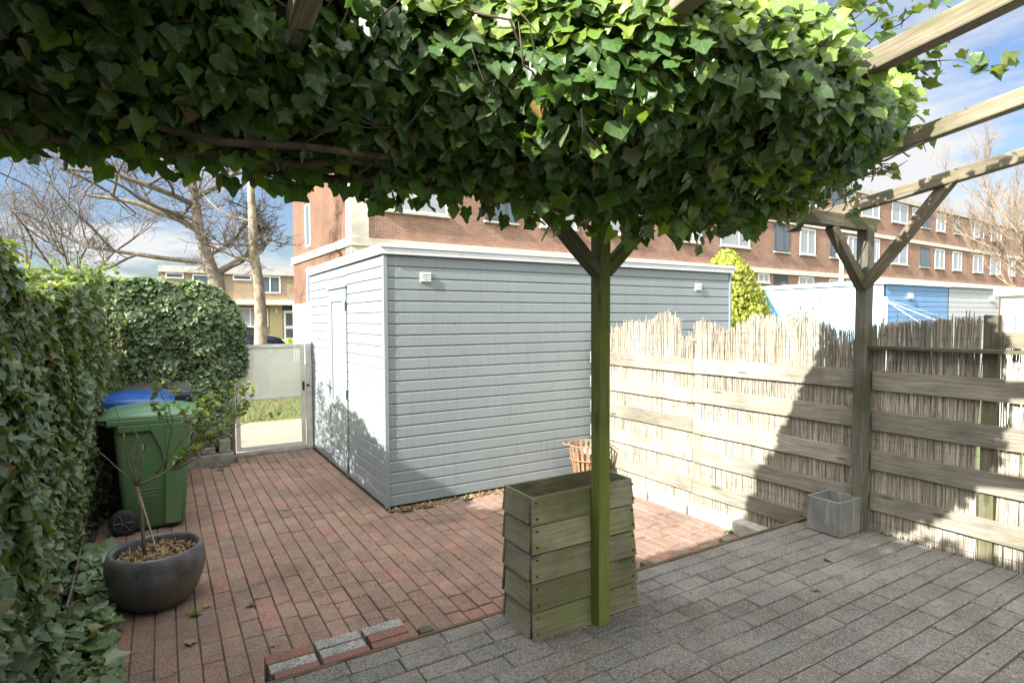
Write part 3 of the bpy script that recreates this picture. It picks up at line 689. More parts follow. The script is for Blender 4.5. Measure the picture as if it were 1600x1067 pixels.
# ------------------------------------------------------------------ pergola
pg = thing('pergola', (1.76, YB, 0), 'weathered timber pergola carrying the ivy, its rafters sloping up to the right', 'pergola')
plank('post', (1.759, 2.107, 0), (1.759, 2.107, 2.0), .066, .066, M['post_green'], pg, .006, (1, 0, 0), label='mossy green post behind the slatted box')
plank('post', (4.055, 2.125, 0), (4.075, 2.125, 2.06), .085, .075, M['post_grey'], pg, .006, (1, 0, 0), label='grey post against the reed fence')
plank('beam', (-2.3, YB + .03, 2.065), (4.165, YB + .03, 2.072), .07, .085, M['post_wood'], pg, .005, nseg=14)
for x in (-1.42, -.55, .32, 1.19, 2.05, 2.93, 3.80):
    # rests on the beam, runs back towards the house, rising
    z0 = 2.112 + .036; sl = .143
    plank('rafter', (x, YB + .18, z0 - sl * .18), (x, -1.3, z0 + sl * (YB + 1.3)), .058, .072, M['rafter_wood'], pg, .006, nseg=14)
plank('brace', (1.738, 2.107, 1.665), (1.34, 2.107, 2.03), .06, .055, M['post_wood'], pg, .004, (0, 1, 0))
plank('brace', (1.782, 2.107, 1.665), (2.17, 2.107, 2.03), .06, .055, M['post_green'], pg, .004, (0, 1, 0))
plank('brace', (4.045, 2.125, 1.65), (3.66, 2.125, 2.03), .06, .06, M['post_wood'], pg, .004, (0, 1, 0))
plank('brace', (4.03, 2.10, 1.66), (3.80, 1.52, 2.225), .055, .06, M['rafter_wood'], pg, .004, (1, 0, 0))

# ------------------------------------------------------------------ reed fence
fe = thing('reed_fence', (XF, 3.0, 0), 'grey horizontal board fence lined with ragged reed, right side of the court', 'fence')
rows = [(1.088, .957), (.822, .69), (.545, .416), (.272, .148)]
for j, (zt, zb) in enumerate(rows + [(-.005, -.135)]):
    zc_ = (zt + zb) / 2; h = zt - zb
    e = lambda: random.uniform(-.006, .006)
    plank('board', (XF - .022, 2.165, zc_ + e()), (XF - .022, 3.62, zc_ + e()), .02, h, M['fence_wood'], fe, .003, (1, 0, 0), 8)
    plank('board', (XF - .022, 3.625, zc_ + e()), (XF - .022, 5.09, zc_ + e()), .02, h, M['fence_wood'], fe, .003, (1, 0, 0), 8)
    if j < 4: plank('board', (XF - .022, -1.2, zc_ + e() - .004), (XF - .022, 2.08, zc_ + e()), .02, h, M['fence_wood'], fe, .003, (1, 0, 0), 10)
plank('shelf', (XF - .03, -1.2, 1.255), (XF - .03, 2.09, 1.248), .10, .022, M['post_grey'], fe, .003)
for y, zt, mm in ((4.62, 1.0, 'fence_wood'), (3.58, 1.21, 'fence_wood'), (1.44, 1.46, 'post_wood'), (-.4, 1.46, 'post_wood'), (5.06, 1.28, 'fence_wood')):
    plank('fence_post', (XF + .02, y, -.35), (XF + .02, y, zt), .07, .06, M[mm], fe, .004, (0, 1, 0))
plank('capping_board', (XF - .04, -1.0, 1.315), (XF - .04, 1.36, 1.315), .02, .09, M['rafter_wood'], fe, .003, (1, 0, 0), label='brown board on the shelf')
mb = MB()
def reeds(y0, y1, ztop, zbot, rag, n):
    for i in range(n):
        y = y0 + (y1 - y0) * (i + rs.random()) / n; x = XF + rs.choice((0, .006, .012)) + rs.uniform(-.002, .003)
        zt = ztop(y) - abs(rs.gauss(0, rag)); 
        if rs.random() < .06: zt += rs.uniform(.01, .06)
        ln = rs.gauss(0, .016); r_ = rs.uniform(.0018, .0042); ln2 = ln + rs.gauss(0, .016)
        zm = zbot + (zt - zbot) * rs.uniform(.4, .6)
        mb.tube([(x, y - ln, zbot - rs.uniform(0, .03)), (x + rs.uniform(-.004, .002), y, zm), (x + rs.gauss(0, .006), y + ln2, zt)], [r_, r_, r_ * .7], 4)
        if rs.random() < .05:
            mb.tube([(x - .008, y, zm - .2), (x - .012, y + rs.gauss(0, .06), zm + .1)], [.002, .0015], 4)
bump_ = lambda y: 1.44 + .05 * math.sin(y * 5.1) + .03 * math.sin(y * 13) - (.13 if 3.62 < y < 3.82 else 0) - (.08 if 4.75 < y < 4.98 else 0)
reeds(2.10, 5.08, bump_, -.27, .065, 2300)
reeds(1.50, 2.10, lambda y: 1.41 + .05 * (2.08 - y) / .6, .02, .022, 520)
reeds(-1.2, 1.385, lambda y: 1.475, .02, .012, 950)
part('reed_screen', mb, M['reed'], fe)
mb = MB()
for z in (1.16, 1.32, 1.24, .62, .05):
    for (a, b) in ((2.16, 5.05), (-1.2, 2.08)):
        pts = [(XF - .004 + rs.uniform(-.002, .002), a + (b - a) * k / 30, z + .012 * math.sin(k * .9 + z * 9) + rs.uniform(-.004, .004)) for k in range(31)]
        mb.tube(pts, .0013, 4)
part('wire', mb, M['vine_stem'], fe)

# kerb blocks under the fence
lab = ['chipped pale kerb block beside the grey box planter, half in shade', 'pale concrete kerb block under the reed fence, second from the terrace edge', 'pale concrete kerb block in full sun, middle of the kerb under the reed fence',
       'pale sunlit kerb block under the reed fence, second from the shed', 'pale kerb block at the foot of the reed fence nearest the wire basket']
for i, y in enumerate(np.arange(2.62, 4.9, .49)):
    kb = MB(); kb.box((-.06, 0, 0), (.06, .475, .115 + random.uniform(-.01, .01)))
    o = kb.build('kerb_block', M['concrete_kerb'], None, .012, loc=(XF - .075 + random.uniform(-.012, .012), y, ZR - .03)); o.rotation_euler = (0, 0, random.uniform(-.02, .02))
    tag(o, lab[i], 'kerb block', 'kerb blocks under the reed fence')

# ------------------------------------------------------------------ shed siding
def siding(mb, along, fixed, a, b, z0, z1, bh, out, proud=0):
    """lap boards; along 'x' (face at y=fixed, outward -y) or 'y' (face at x=fixed, outward -x)"""
    n = int(round((z1 - z0) / bh)); bh = (z1 - z0) / n
    prof = []
    for i in range(n):
        zb = z0 + i * bh; zt = zb + bh
        prof += [(-.013, zb + .0015), (.001, zb + .004), (.0, zt - .017), (-.011, zt - .002)]
    def P(o_, t, z): return (t, fixed - (o_ + proud) * 1.0, z) if along == 'x' else (fixed - (o_ + proud), t, z)
    k = len(prof)
    vs = [P(o_, a, z) for o_, z in prof] + [P(o_, b, z) for o_, z in prof]
    mb.add(vs, [(i, k + i, k + i + 1, i + 1) if along == 'x' else (i + 1, k + i + 1, k + i, i) for i in range(k - 1)])
sh = thing('garden_shed', (XS, YS, ZR), 'grey-blue painted lap-board shed with a flat roof in the middle of the court', 'shed')
ZT = 2.10
mb = MB(); siding(mb, 'x', YS, XS + .035, XS2, ZR + .02, ZT - .05, .1085, .0); part('front_wall', mb, M['shed_paint'], sh)
mb = MB()
DY0, DY1, DZ = 6.40, 7.20, 1.80
siding(mb, 'y', XS, YS + .03, DY0 - .012, ZR + .02, ZT - .05, .1085, 0)
siding(mb, 'y', XS, DY1 + .012, YS2, ZR + .02, ZT - .05, .1085, 0)
mb2 = MB(); siding(mb2, 'y', XS, DY0 - .012, DY1 + .012, DZ + .02, ZT - .05, (ZT - .05 - DZ - .02) / 2, 0); mb.add(mb2.v, mb2.f)
part('side_wall', mb, M['shed_paint'], sh)
mb = MB(); mb.box((XS + .02, YS + .02, ZR - .02), (XS2 - .02, YS2, ZT)); part('core', mb, M['black_metal'], sh)
mb = MB(); mb.box((XS - .006, YS - .012, ZR + .01), (XS + .034, YS + .032, ZT - .04)); part('corner_trim', mb, M['shed_trim'], sh, .003)
mb = MB(); mb.box((XS2 - .03, YS - .014, ZR), (XS2 + .006, YS + .03, ZT)); part('corner_trim', mb, M['shed_trim'], sh, .003)
mb = MB(); mb.box((XS - .03, YS - .035, ZT - .052), (XS2 + .03, YS2 + .03, ZT + .005)); fa = part('fascia', mb, M['fascia'], sh, .003)
mb = MB(); mb.box((XS - .04, YS - .045, ZT + .006), (XS2 + .04, YS2 + .04, ZT + .04)); part('roof', mb, M['fascia'], sh, .004)
# door
mb = MB(); siding(mb, 'y', XS, DY0, DY1, ZR + .02, .42, .1085, 0, .004)
mb.box((XS - .012, DY0, .42), (XS + .012, DY0 + .16, DZ)); mb.box((XS - .012, DY1 - .16, .42), (XS + .012, DY1, DZ)); mb.box((XS - .012, DY0 + .16, 1.66), (XS + .012, DY1 - .16, DZ)); mb.box((XS - .012, DY0 + .16, .42), (XS + .012, DY1 - .16, .50))
for y in (DY0, DY1 - .035): mb.box((XS - .014, y, ZR + .02), (XS + .006, y + .035, .42))
dr = part('door', mb, M['shed_paint'], sh, .002)
mb = MB(); mb.box((XS + .002, DY0 + .16, .50), (XS + .008, DY1 - .16, 1.66)); part('door_panel', mb, M['shed_paint'], dr)
mb = MB(); mb.tube([(XS - .02, DY1 - .05, .66), (XS - .055, DY1 - .05, .66), (XS - .055, DY1 - .16, .655)], .008, 8); mb.box((XS - .019, DY1 - .07, .55), (XS - .012, DY1 - .035, .72)); part('handle', mb, M['edging_metal'], dr)
for z in (1.60, .62, -.20):
    mb = MB(); mb.tube([(XS - .016, DY0 - .004, z - .05), (XS - .016, DY0 - .004, z + .05)], .008, 8); mb.box((XS - .015, DY0, z - .045), (XS - .0125, DY0 + .03, z + .045)); part('hinge', mb, M['black_metal'], dr)
mb = MB(); mb.box((XS - .03, DY0 - .03, DZ + .006), (XS + .0, DY1 + .03, DZ + .03)); part('drip_cap', mb, M['shed_trim'], sh, .003)
for x in (2.10, 5.86):
    mb = MB(); y = YS
    mb.box((x, y - .010, 1.80), (x + .112, y + .01, 1.895)); v1 = part('vent', mb, M['gate_paint'], sh, .003)
    mb = MB()
    for cx in (x + .008, x + .060):
        for k in range(4):
            zz_ = 1.812 + k * .0205; mb.hexa([(cx, y - .012, zz_), (cx + .044, y - .012, zz_), (cx + .044, y - .0105, zz_), (cx, y - .0105, zz_), (cx, y - .026, zz_ + .004), (cx + .044, y - .026, zz_ + .004), (cx + .044, y - .012, zz_ + .014), (cx, y - .012, zz_ + .014)])
    part('louvre', mb, M['window_frame'], v1)
mb = MB()
for i in range(21):
    z = ZR + .02 + (i + .5) * .1085 + .012
    for x in np.arange(XS + .12, XS2 - .1, .60):
        x_ = x + rs.uniform(-.006, .006); mb.box((x_ - .0035, YS - .0022, z - .0035), (x_ + .0035, YS + .001, z + .0035))
for i in range(0, 21):
    if rs.random() < .75:
        x_ = rs.choice((2.95, 4.15, 5.35)) + rs.uniform(-.01, .01); z = ZR + .02 + i * .1085; mb.box((x_ - .0012, YS - .0008, z + .006), (x_ + .0012, YS + .002, z + .09))
nl = part('nail_heads', mb, M['edging_metal'], sh); nl['kind'] = 'stuff'
# debris strip along the foot of the front wall
mb = MB(); mb.box((XS + .05, YS - .12, ZR - .012), (4.0, YS + .02, ZR - .004)); tag(mb.build('soil_strip', M['soil']), kind='structure')
n = 900; P = np.c_[RNG.uniform(XS + .02, 4.0, n), YS - .02 - RNG.beta(1, 2, n) * .13, np.full(n, ZR + .003)]
N = unit(RNG.normal(0, .5, (n, 3)) + np.array([0, 0, 1])); T = unit(RNG.normal(0, 1, (n, 3)))
V, F, U = leaves(P, N, T, RNG.uniform(.01, .035, n), 'heart'); o = npmesh('leaf_litter', V, F, M['dead_leaf'], None, U); tag(o, 'dry leaf litter along the foot of the shed wall', 'leaf litter', kind='stuff')

# ------------------------------------------------------------------ gate
gt = thing('garden_gate', (1.22, 8.2, ZR), 'off-white metal gate with a perforated upper panel beside the shed', 'gate')
def bars(name, boxes, mat, par, bv=.003):
    mb = MB()
    for a, b in boxes: mb.box(a, b)
    return part(name, mb, mat, par, bv)
gz0, gz1 = -.25, 1.13
bars('frame', [((.79, 8.18, gz0), (.84, 8.22, gz1)), ((1.60, 8.18, gz0), (1.65, 8.22, gz1)), ((.842, 8.182, gz1 - .045), (1.598, 8.218, gz1)), ((.842, 8.182, gz0), (1.598, 8.218, gz0 + .05)), ((.842, 8.182, .40), (1.598, 8.218, .43))], M['gate_paint'], gt)
bars('perforated_panel', [((.842, 8.197, .431), (1.598, 8.199, gz1 - .046))], M['perforated'], gt, 0)
bars('wire_panel', [((.842, 8.197, gz0 + .051), (1.598, 8.199, .399))], M['wire_mesh'], gt, 0)
bars('gate_post', [((1.668, 8.16, ZR), (1.735, 8.24, 1.13))], M['gate_paint'], gt)
bars('gate_post', [((.735, 8.15, ZR), (.775, 8.22, 1.10))], M['gate_post_dark'], gt)
bars('latch', [((1.61, 8.165, .50), (1.64, 8.179, .62)), ((1.66, 8.15, .55), (1.70, 8.16, .58))], M['black_metal'], gt)
bars('sill', [((.74, 8.12, ZR - .03), (1.74, 8.26, ZR + .035))], M['concrete_block'], gt, .008)

# concrete blocks at the foot of the far hedge
bl = ['large long grey concrete block lying under the far hedge', 'small grey concrete block stacked in the left of the row under the far hedge', 'small grey concrete block in the middle of the row under the far hedge', 'narrow grey block standing at the right end by the gate post', 'loose pale stone on top of the blocks under the far hedge']
for (x0, x1, y0, z0, z1), l_ in zip([(-.1, .72, 7.80, ZR - .02, ZR + .14), (.18, .36, 7.82, ZR + .142, ZR + .235), (.37, .52, 7.82, ZR + .142, ZR + .225), (.56, .69, 7.83, ZR + .142, ZR + .30), (.27, .47, 7.86, ZR + .24, ZR + .30)], bl):
    mb = MB(); mb.box((0, 0, 0), (x1 - x0, .16, z1 - z0)); o = mb.build('concrete_block', M['concrete_block'], None, .012, loc=(x0, y0, z0)); tag(o, l_, 'concrete block', 'blocks under the far hedge')

# ------------------------------------------------------------------ slatted box planter
bx = thing('slatted_planter', (1.70, 2.27, 0), 'tall weathered wooden slatted planter box behind the mossy post', 'planter')
X0, X1, Y0, Y1, HB = 1.40, 1.995, 2.150, 2.385, .655
for i in range(5):
    z0 = i * .131; z1 = z0 + .1225; tl = .012
    off = .020 * (4 - i) / 4
    # each board leans: bottom edge stands proud of the board below
    for sgn, nm in ((-1, 'front_board'), (1, 'back_board')):
        yb = (Y0 - off * .4) if sgn < 0 else (Y1 + off * .4)
        xa, xb = X0 + random.uniform(-.003, .003), X1 + off * 1.4 + random.uniform(-.003, .003)
        mb = MB(); o1, o2 = sgn * tl, 0
        ys = sorted([yb + o1, yb + o1 + .014]); yt = sorted([yb + o2, yb + o2 + .014])
        mb.hexa([(xa - .006, ys[0], z0), (xb + .008, ys[0], z0), (xb + .008, ys[1], z0), (xa - .006, ys[1], z0), (xa, yt[0], z1), (xb, yt[0], z1 + random.uniform(-.004, .004)), (xb, yt[1], z1), (xa, yt[1], z1)])
        part(nm, mb, M['box_wood'], bx, .002)
    for sgn in (-1, 1):
        xb = X0 if sgn < 0 else (X1 + off * 1.4)
        mb = MB(); xs_ = sorted([xb + sgn * tl, xb + sgn * tl + .013]); xt = sorted([xb, xb + .013]); ya, yb2 = Y0 + .017, Y1 - .003
        mb.hexa([(xs_[0], ya, z0 + .003), (xs_[1], ya, z0 + .003), (xs_[1], yb2, z0 + .003), (xs_[0], yb2, z0 + .003), (xt[0], ya, z1), (xt[1], ya, z1), (xt[1], yb2, z1), (xt[0], yb2, z1)])
        part('side_board', mb, M['box_wood_y'], bx, .002)
for i in range(5):
    for x in (X0 + .02, X1 - .0):
        for dz in (.03, .10):
            mb = MB(); mb.tube([(x + rs.uniform(-.004, .004), Y0 - .0145 * (1 - dz / .13) - .010, i * .131 + dz), (x, Y0 + .004, i * .131 + dz)], .0045, 8); part('screw', mb, M['black_metal'], bx)
mb = MB(); mb.box((X0 + .015, Y0 + .02, .02), (X1 - .002, Y1 - .005, .58)); part('lining', mb, M['soil'], bx)

# ------------------------------------------------------------------ square grey planter
pl = thing('square_planter', (3.93, 2.22, 0), 'empty square grey zinc planter at the foot of the right pergola post', 'planter')
a0, a1, b0, b1, hp, w_ = 3.775, 4.03, 2.095, 2.325, .232, .016
mb = MB(); mb.box((a0, b0, .004), (a1, b0 + w_, hp)); mb.box((a0, b1 - w_, .004), (a1, b1, hp)); mb.box((a0, b0 + w_ + .0002, .004), (a0 + w_, b1 - w_ - .0002, hp - .0005)); mb.box((a1 - w_, b0 + w_ + .0002, .004), (a1, b1 - w_ - .0002, hp - .0005))
part('body', mb, M['concrete_planter'], pl, .002); mb = MB(); mb.box((a0 + w_, b0 + w_, .006), (a1 - w_, b1 - w_, .15)); part('soil', mb, M['soil'], pl)

# ------------------------------------------------------------------ terrace edge timber, stakes, loose pavers
plank('timber_edging', (.30, YT + .008, -.045), (4.06, YT + .012, -.04), .022, .10, M['bed_wood'], None, .003, nseg=16); tag(bpy.data.objects['timber_edging'], 'thin timber edging board between grey terrace and red court', 'edging')
for (x, l_) in ((1.02, 'dark square stake top at the timber edging nearest the loose pavers'), (2.42, 'dark stake top behind the timber edging, just right of the slatted planter'), (3.12, 'dark stake top behind the timber edging, farther along towards the fence'), (4.0, 'stake top behind the timber edging next to the kerb block')):
    mb = MB(); mb.box((-.032, 0, ZR), (.032, .05, .012)); o = mb.build('stake', M['post_grey'], None, .004, loc=(x, YT + .021, 0)); tag(o, l_, 'stake', 'stakes behind the timber edging')
stk = [(.345, .545, 2.60, 'loose_red', 'reddish paver at the outer left corner of the loose step'), (.350, .545, 2.525, 'pale_stone', 'pale grey paver at the left end of the loose step, behind a reddish one'), (.36, .545, 2.45, 'loose_red', 'reddish paver of the loose step lying against the timber edging, leftmost'),
       (.555, .755, 2.60, 'pale_stone', 'grey granite paver in the middle of the loose step, outer row'), (.56, .76, 2.525, 'pale_stone', 'grey granite paver in the middle of the loose step, second row'), (.555, .76, 2.45, 'loose_red', 'reddish paver in the middle of the loose step against the timber'),
       (.77, .965, 2.60, 'pale_stone', 'pale grey paver at the right outer corner of the loose step'), (.775, .96, 2.525, 'loose_red', 'reddish paver at the right end of the loose step, middle row'), (.77, .96, 2.45, 'loose_red', 'reddish paver at the right end of the loose step against the timber')]
for (x0, x1, y, mm, l_) in stk:
    mb = MB(); mb.box((0, 0, 0), (x1 - x0 - .004, .070, .30 + random.uniform(-.006, .003))); o = mb.build('loose_paver', M[mm], None, .004, loc=(x0, y, ZR + .006)); o.rotation_euler = (0, 0, random.uniform(-.012, .012)); tag(o, l_, 'paver', 'loose pavers forming a step')

# ------------------------------------------------------------------ wheelie bins
def wheelie(loc, lidmat, bodymat, label, z=1.0, detail=True):
    """handle and wheels at -x, front at +x, width along y"""
    t = thing('wheelie_bin', loc, label, 'wheelie bin', 'wheelie bins by the hedge')
    H = .93 * z; wt_, wb = .285, .235
    def body_x(u):  # u 0..1 up
        return -.235 + (-.30 + .235) * u, .20 + (.275 - .20) * u
    mb = MB(); prof = []
    for u in (0, .03, .5, .93, 1.0):
        xa, xb = body_x(u); w = wb + (wt_ - wb) * u; zz_ = .015 + H * u
        if u == 0: xa += .02; xb -= .02; w -= .02
        rr = .05; ring = []
        for (cx, cy, a0_) in ((xb - rr, w - rr, 0), (xa + rr, w - rr, 90), (xa + rr, -w + rr, 180), (xb - rr, -w + rr, 270)):
            for k in range(5):
                an = R(a0_ + 90 * k / 4); ring.append((cx + rr * math.cos(an), cy + rr * math.sin(an), zz_))
        prof.append(ring)
    k = len(prof[0]); vs = [p for r_ in prof for p in r_]; fs = [tuple(range(k - 1, -1, -1))]
    for i in range(len(prof) - 1):
        for j in range(k): fs.append((i * k + j, i * k + (j + 1) % k, (i + 1) * k + (j + 1) % k, (i + 1) * k + j))
    mb.add(vs, fs); o = mb.build('body', bodymat, t, smooth=False)
    o.data.polygons.foreach_set('use_smooth', np.array([len(p.vertices) == 4 for p in o.data.polygons])); 
    if detail:
        # raised shoulders on the side facing the court: front column + diagonal, as one plate
        mb = MB()
        for sg in (-1,):
            def Pt(x, u, off=.0):
                w = wb + (wt_ - wb) * u; return (x, sg * (w + off), .015 + H * u)
            def plate(poly, d=.030):
                n = len(poly); mb.add([Pt(x, u, -.01) for x, u in poly] + [Pt(x, u, d) for x, u in poly], [tuple(range(n, 2 * n))] + [(i, (i + 1) % n, n + (i + 1) % n, n + i) for i in range(n)])
            plate([(.055, .03), (.165, .03), (.225, .90), (.07, .90)])
            plate([(-.03, .90), (-.06, .96), (.235, .96), (.225, .90), (.07, .90), (.068, .62), (.055, .62), (.04, .72)])
            plate([(-.255, .90), (-.262, .96), (-.06, .96), (-.03, .90)])
        mb.build('side_rib', bodymat, t, .006)
    if detail:
        mb = MB()
        for u in (.30, .33, .36): w = wb + (wt_ - wb) * u; mb.box((-.19, -w - .006, .015 + H * u), (.03, -w + .01, .015 + H * u + .006))
        mb.build('moulded_ribs', bodymat, t, .002)
    # rim
    mb = MB(); xa, xb = body_x(1); zr_ = .015 + H
    mb.box((xa - .035, -wt_ - .022, zr_ - .04), (xb + .03, wt_ + .022, zr_ + .012)); mb.build('rim', bodymat, t, .012)
    # lid, slightly domed, overhanging
    mb = MB(); secs = [(-.41, .0, .20), (-.385, .018, .27), (-.30, .052, .30), (-.05, .075, .305), (.20, .06, .305), (.31, .030, .295), (.33, .0, .28)]; row = []
    for (x, h, w) in secs: row.append([(x, -w, zr_ + .014), (x, -w, zr_ + .014 + h * .6), (x, -w * .85, zr_ + .014 + h), (x, w * .85, zr_ + .014 + h), (x, w, zr_ + .014 + h * .6), (x, w, zr_ + .014)])
    vs = [p for q in row for p in q]; fs = []
    for i in range(len(row) - 1):
        for j in range(5): fs.append((i * 6 + j, (i + 1) * 6 + j, (i + 1) * 6 + j + 1, i * 6 + j + 1))
    mb.add(vs, fs); mb.add([row[0][0], row[0][5], row[-1][5], row[-1][0]], [(0, 1, 2, 3)])
    lid = mb.build('lid', lidmat, t, .008, True)
    mb = MB(); mb.tube([(-.345, -.24, zr_ - .02), (-.405, -.22, zr_ + .0), (-.405, .22, zr_ + .0), (-.345, .24, zr_ - .02)], .017, 8); mb.build('handle', lidmat, t, smooth=True)
    for sg in (-1, 1):
        mb = MB(); mb.lathe([(.03, -.025), (.098, -.025), (.108, -.012), (.108, .012), (.098, .025), (.03, .025)], (-.235, sg * .262, .108), 28, 'y'); w = mb.build('wheel', M['rubber'], t, smooth=True)
        mb = MB(); mb.lathe([(.0, -.027), (.022, -.03), (.022, .03), (.0, .027)], (-.235, sg * .262, .108), 16, 'y'); mb.lathe([(.066, -.0265), (.076, -.0275), (.076, .0275), (.066, .0265)], (-.235, sg * .262, .108), 28, 'y')
        for k in range(6):
            an = k * math.pi / 3; cx, cz = -.235, .108
            mb.tube([(cx + .02 * math.cos(an), sg * .262 + sg * .027, cz + .02 * math.sin(an)), (cx + .07 * math.cos(an), sg * .262 + sg * .027, cz + .07 * math.sin(an))], .006, 6)
        mb.build('hub', M['hub'], w)
    return t
b1_ = wheelie((-.07, 5.93, ZR), M['bin_lid'], M['bin_green'], 'green wheelie bin with a green lid, standing nearest, behind the pot')
b2_ = wheelie((-.24, 6.55, ZR), M['bin_blue'], M['bin_dark'], 'wheelie bin with a bright blue lid, behind the green one', 1.05, False)
b3_ = wheelie((-.06, 7.20, ZR), M['bin_dark'], M['bin_dark'], 'dark grey-lidded wheelie bin, farthest back against the hedge', 1.06, False)

# ------------------------------------------------------------------ round pot with bare shrub
pc = (-.065, 4.22, ZR)
pt = thing('round_pot', pc, 'large round dark glazed pot standing at the left of the red court', 'pot')
prof = [(.0, .0), (.155, .0), (.185, .02), (.235, .09), (.266, .18), (.275, .25), (.268, .31), (.256, .345), (.246, .354), (.234, .350), (.226, .33), (.228, .29), (.225, .27)]
mb = MB(); mb.lathe(prof, n=56); mb.build('bowl', M['pot'], pt, smooth=True)
mb = MB(); mb.lathe([(0, .285), (.12, .28), (.228, .272)], n=40); mb.build('soil', M['soil'], pt, smooth=True)
n = 260; rr = .21 * np.sqrt(RNG.random(n)); an = RNG.uniform(0, 6.28, n); P = np.c_[rr * np.cos(an), rr * np.sin(an), np.full(n, .29) + RNG.uniform(0, .02, n)]
V, F, U = leaves(P, unit(RNG.normal(0, .5, (n, 3)) + np.array([0, 0, .9])), unit(RNG.normal(0, 1, (n, 3))), RNG.uniform(.015, .045, n), 'heart', .4); npmesh('leaf_mulch', V, F, M['dead_leaf'], pt, U)
mb = MB()
for i in range(36):
    a = rs.uniform(0, 6.28); q = rs.uniform(0, .17); x, y = q * math.cos(a), q * math.sin(a); b = rs.uniform(0, 6.28); L = rs.uniform(.05, .14)
    mb.tube([(x, y, .295), (x + L * .5 * math.cos(b), y + L * .5 * math.sin(b), .31 + rs.uniform(0, .03)), (x + L * math.cos(b), y + L * math.sin(b), .30 + rs.uniform(0, .03))], .0022, 5)
mb.build('straw', M['stake_tan'], pt)
shr = thing('potted_shrub', (pc[0] - .06, pc[1] - .02, ZR + .28), 'small bare shrub with a few fresh leaves growing from the round pot', 'shrub')
mb = MB(); sl_P, sl_T = [], []
def limb(p, d, L, r_, depth, seedr, leafy):
    p = Vector(p); d = Vector(d).normalized(); n = 5; pts = [p.copy()]
    for k in range(n):
        d = (d + Vector((seedr.uniform(-.16, .16), seedr.uniform(-.16, .16), seedr.uniform(-.06, .14)))).normalized(); p = p + d * (L / n); pts.append(p.copy())
    mb.tube(pts, [r_ * (1 - .5 * k / n) for k in range(n + 1)], 6)
    if depth > 0:
        for k in range(2, n + 1):
            if seedr.random() < .62:
                nd = (d + Vector((seedr.uniform(-.9, .9), seedr.uniform(-.9, .9), seedr.uniform(-.1, .7)))).normalized()
                limb(pts[k], nd, L * seedr.uniform(.45, .7), r_ * .5, depth - 1, seedr, leafy)
    elif leafy:
        for k in range(3, n + 1):
            for q in range(3): sl_P.append(np.array(pts[k]) + RNG.normal(0, .012, 3)); sl_T.append(np.array(d) + RNG.normal(0, .7, 3))
q_ = random.Random(12)
top = Vector((-.03, .0, .47))
mb.tube([(0, 0, 0), (-.006, .0, .16), (-.012, .002, .32), top], [.0105, .0095, .009, .011], 8)
limb(top, (-.75, .05, 1.0), .30, .005, 0, q_, False)
limb(top, (.25, .1, 1.0), .26, .0065, 1, q_, False)
limb(top, (.05, -.1, 1.0), .22, .005, 1, q_, False)
limb(top, (.95, .10, .42), .34, .0085, 2, q_, True)
limb(top + Vector((.24, .03, .12)), (.75, .1, .75), .28, .0065, 2, q_, True)
limb(top + Vector((.15, .02, .08)), (.35, .0, 1.0), .32, .006, 2, q_, True)
limb(top + Vector((.20, .0, .07)), (1.0, -.1, .30), .36, .005, 1, q_, True)
for dx, dz, L in ((.95, .55, .46), (.8, .8, .48), (1.0, .35, .46), (.7, .95, .44), (.9, .65, .40)):
    limb(top + Vector((.18, .02, .07)), (dx, q_.uniform(-.2, .25), dz), L, .0055, 1, q_, True)
limb(top, (-.3, -.1, 1.0), .34, .006, 1, q_, False)
limb(top + Vector((.1, 0, .06)), (.6, -.2, .9), .36, .006, 2, q_, True)
limb(top + Vector((.30, 0, .14)), (.9, .2, .55), .34, .006, 2, q_, True)
mb.build('branches', M['twig'], shr, smooth=True)
P = np.array(sl_P); V, F, U = leaves(P, unit(RNG.normal(0, .5, P.shape) + np.array([0, -.3, .7])), unit(np.array(sl_T)), RNG.uniform(.02, .04, len(P)), 'heart', .3); npmesh('leaves', V, F, M['fresh_leaf'], shr, U, True)
mb = MB(); mb.tube([(.075, -.02, 0), (-.02, .012, .42)], .006, 7); mb.build('support_stake', M['stake_tan'], shr)

# ------------------------------------------------------------------ metal bed edging
ed = thing('bed_edging', (-.5, 4.3, ZR), 'thin rusty metal bed edging running along the foot of the left hedge', 'edging')
mb = MB(); pts = [(-.478, 3.25), (-.484, 3.7), (-.498, 4.2), (-.515, 4.7), (-.535, 5.25)]
mb.tube([(x, y, -.145) for x, y in pts], .008, 6); part('rail', mb, M['edging_metal'], ed, smooth=True)
mb = MB()
for (x, y), (x2, y2) in zip(pts[:-1], pts[1:]): mb.hexa([(x - .003, y, ZR), (x + .003, y, ZR), (x2 + .003, y2, ZR), (x2 - .003, y2, ZR), (x - .003, y, -.15), (x + .003, y, -.15), (x2 + .003, y2, -.15), (x2 - .003, y2, -.15)])
part('strip', mb, M['bed_wood'], ed)
for (x, y) in ((-.465, 3.32), (-.468, 3.45), (-.482, 3.95), (-.50, 4.5), (-.52, 5.0)):
    mb = MB(); mb.tube([(x, y, ZR - .02), (x, y, -.12)], .009, 6); part('peg', mb, M['edging_metal'], ed)

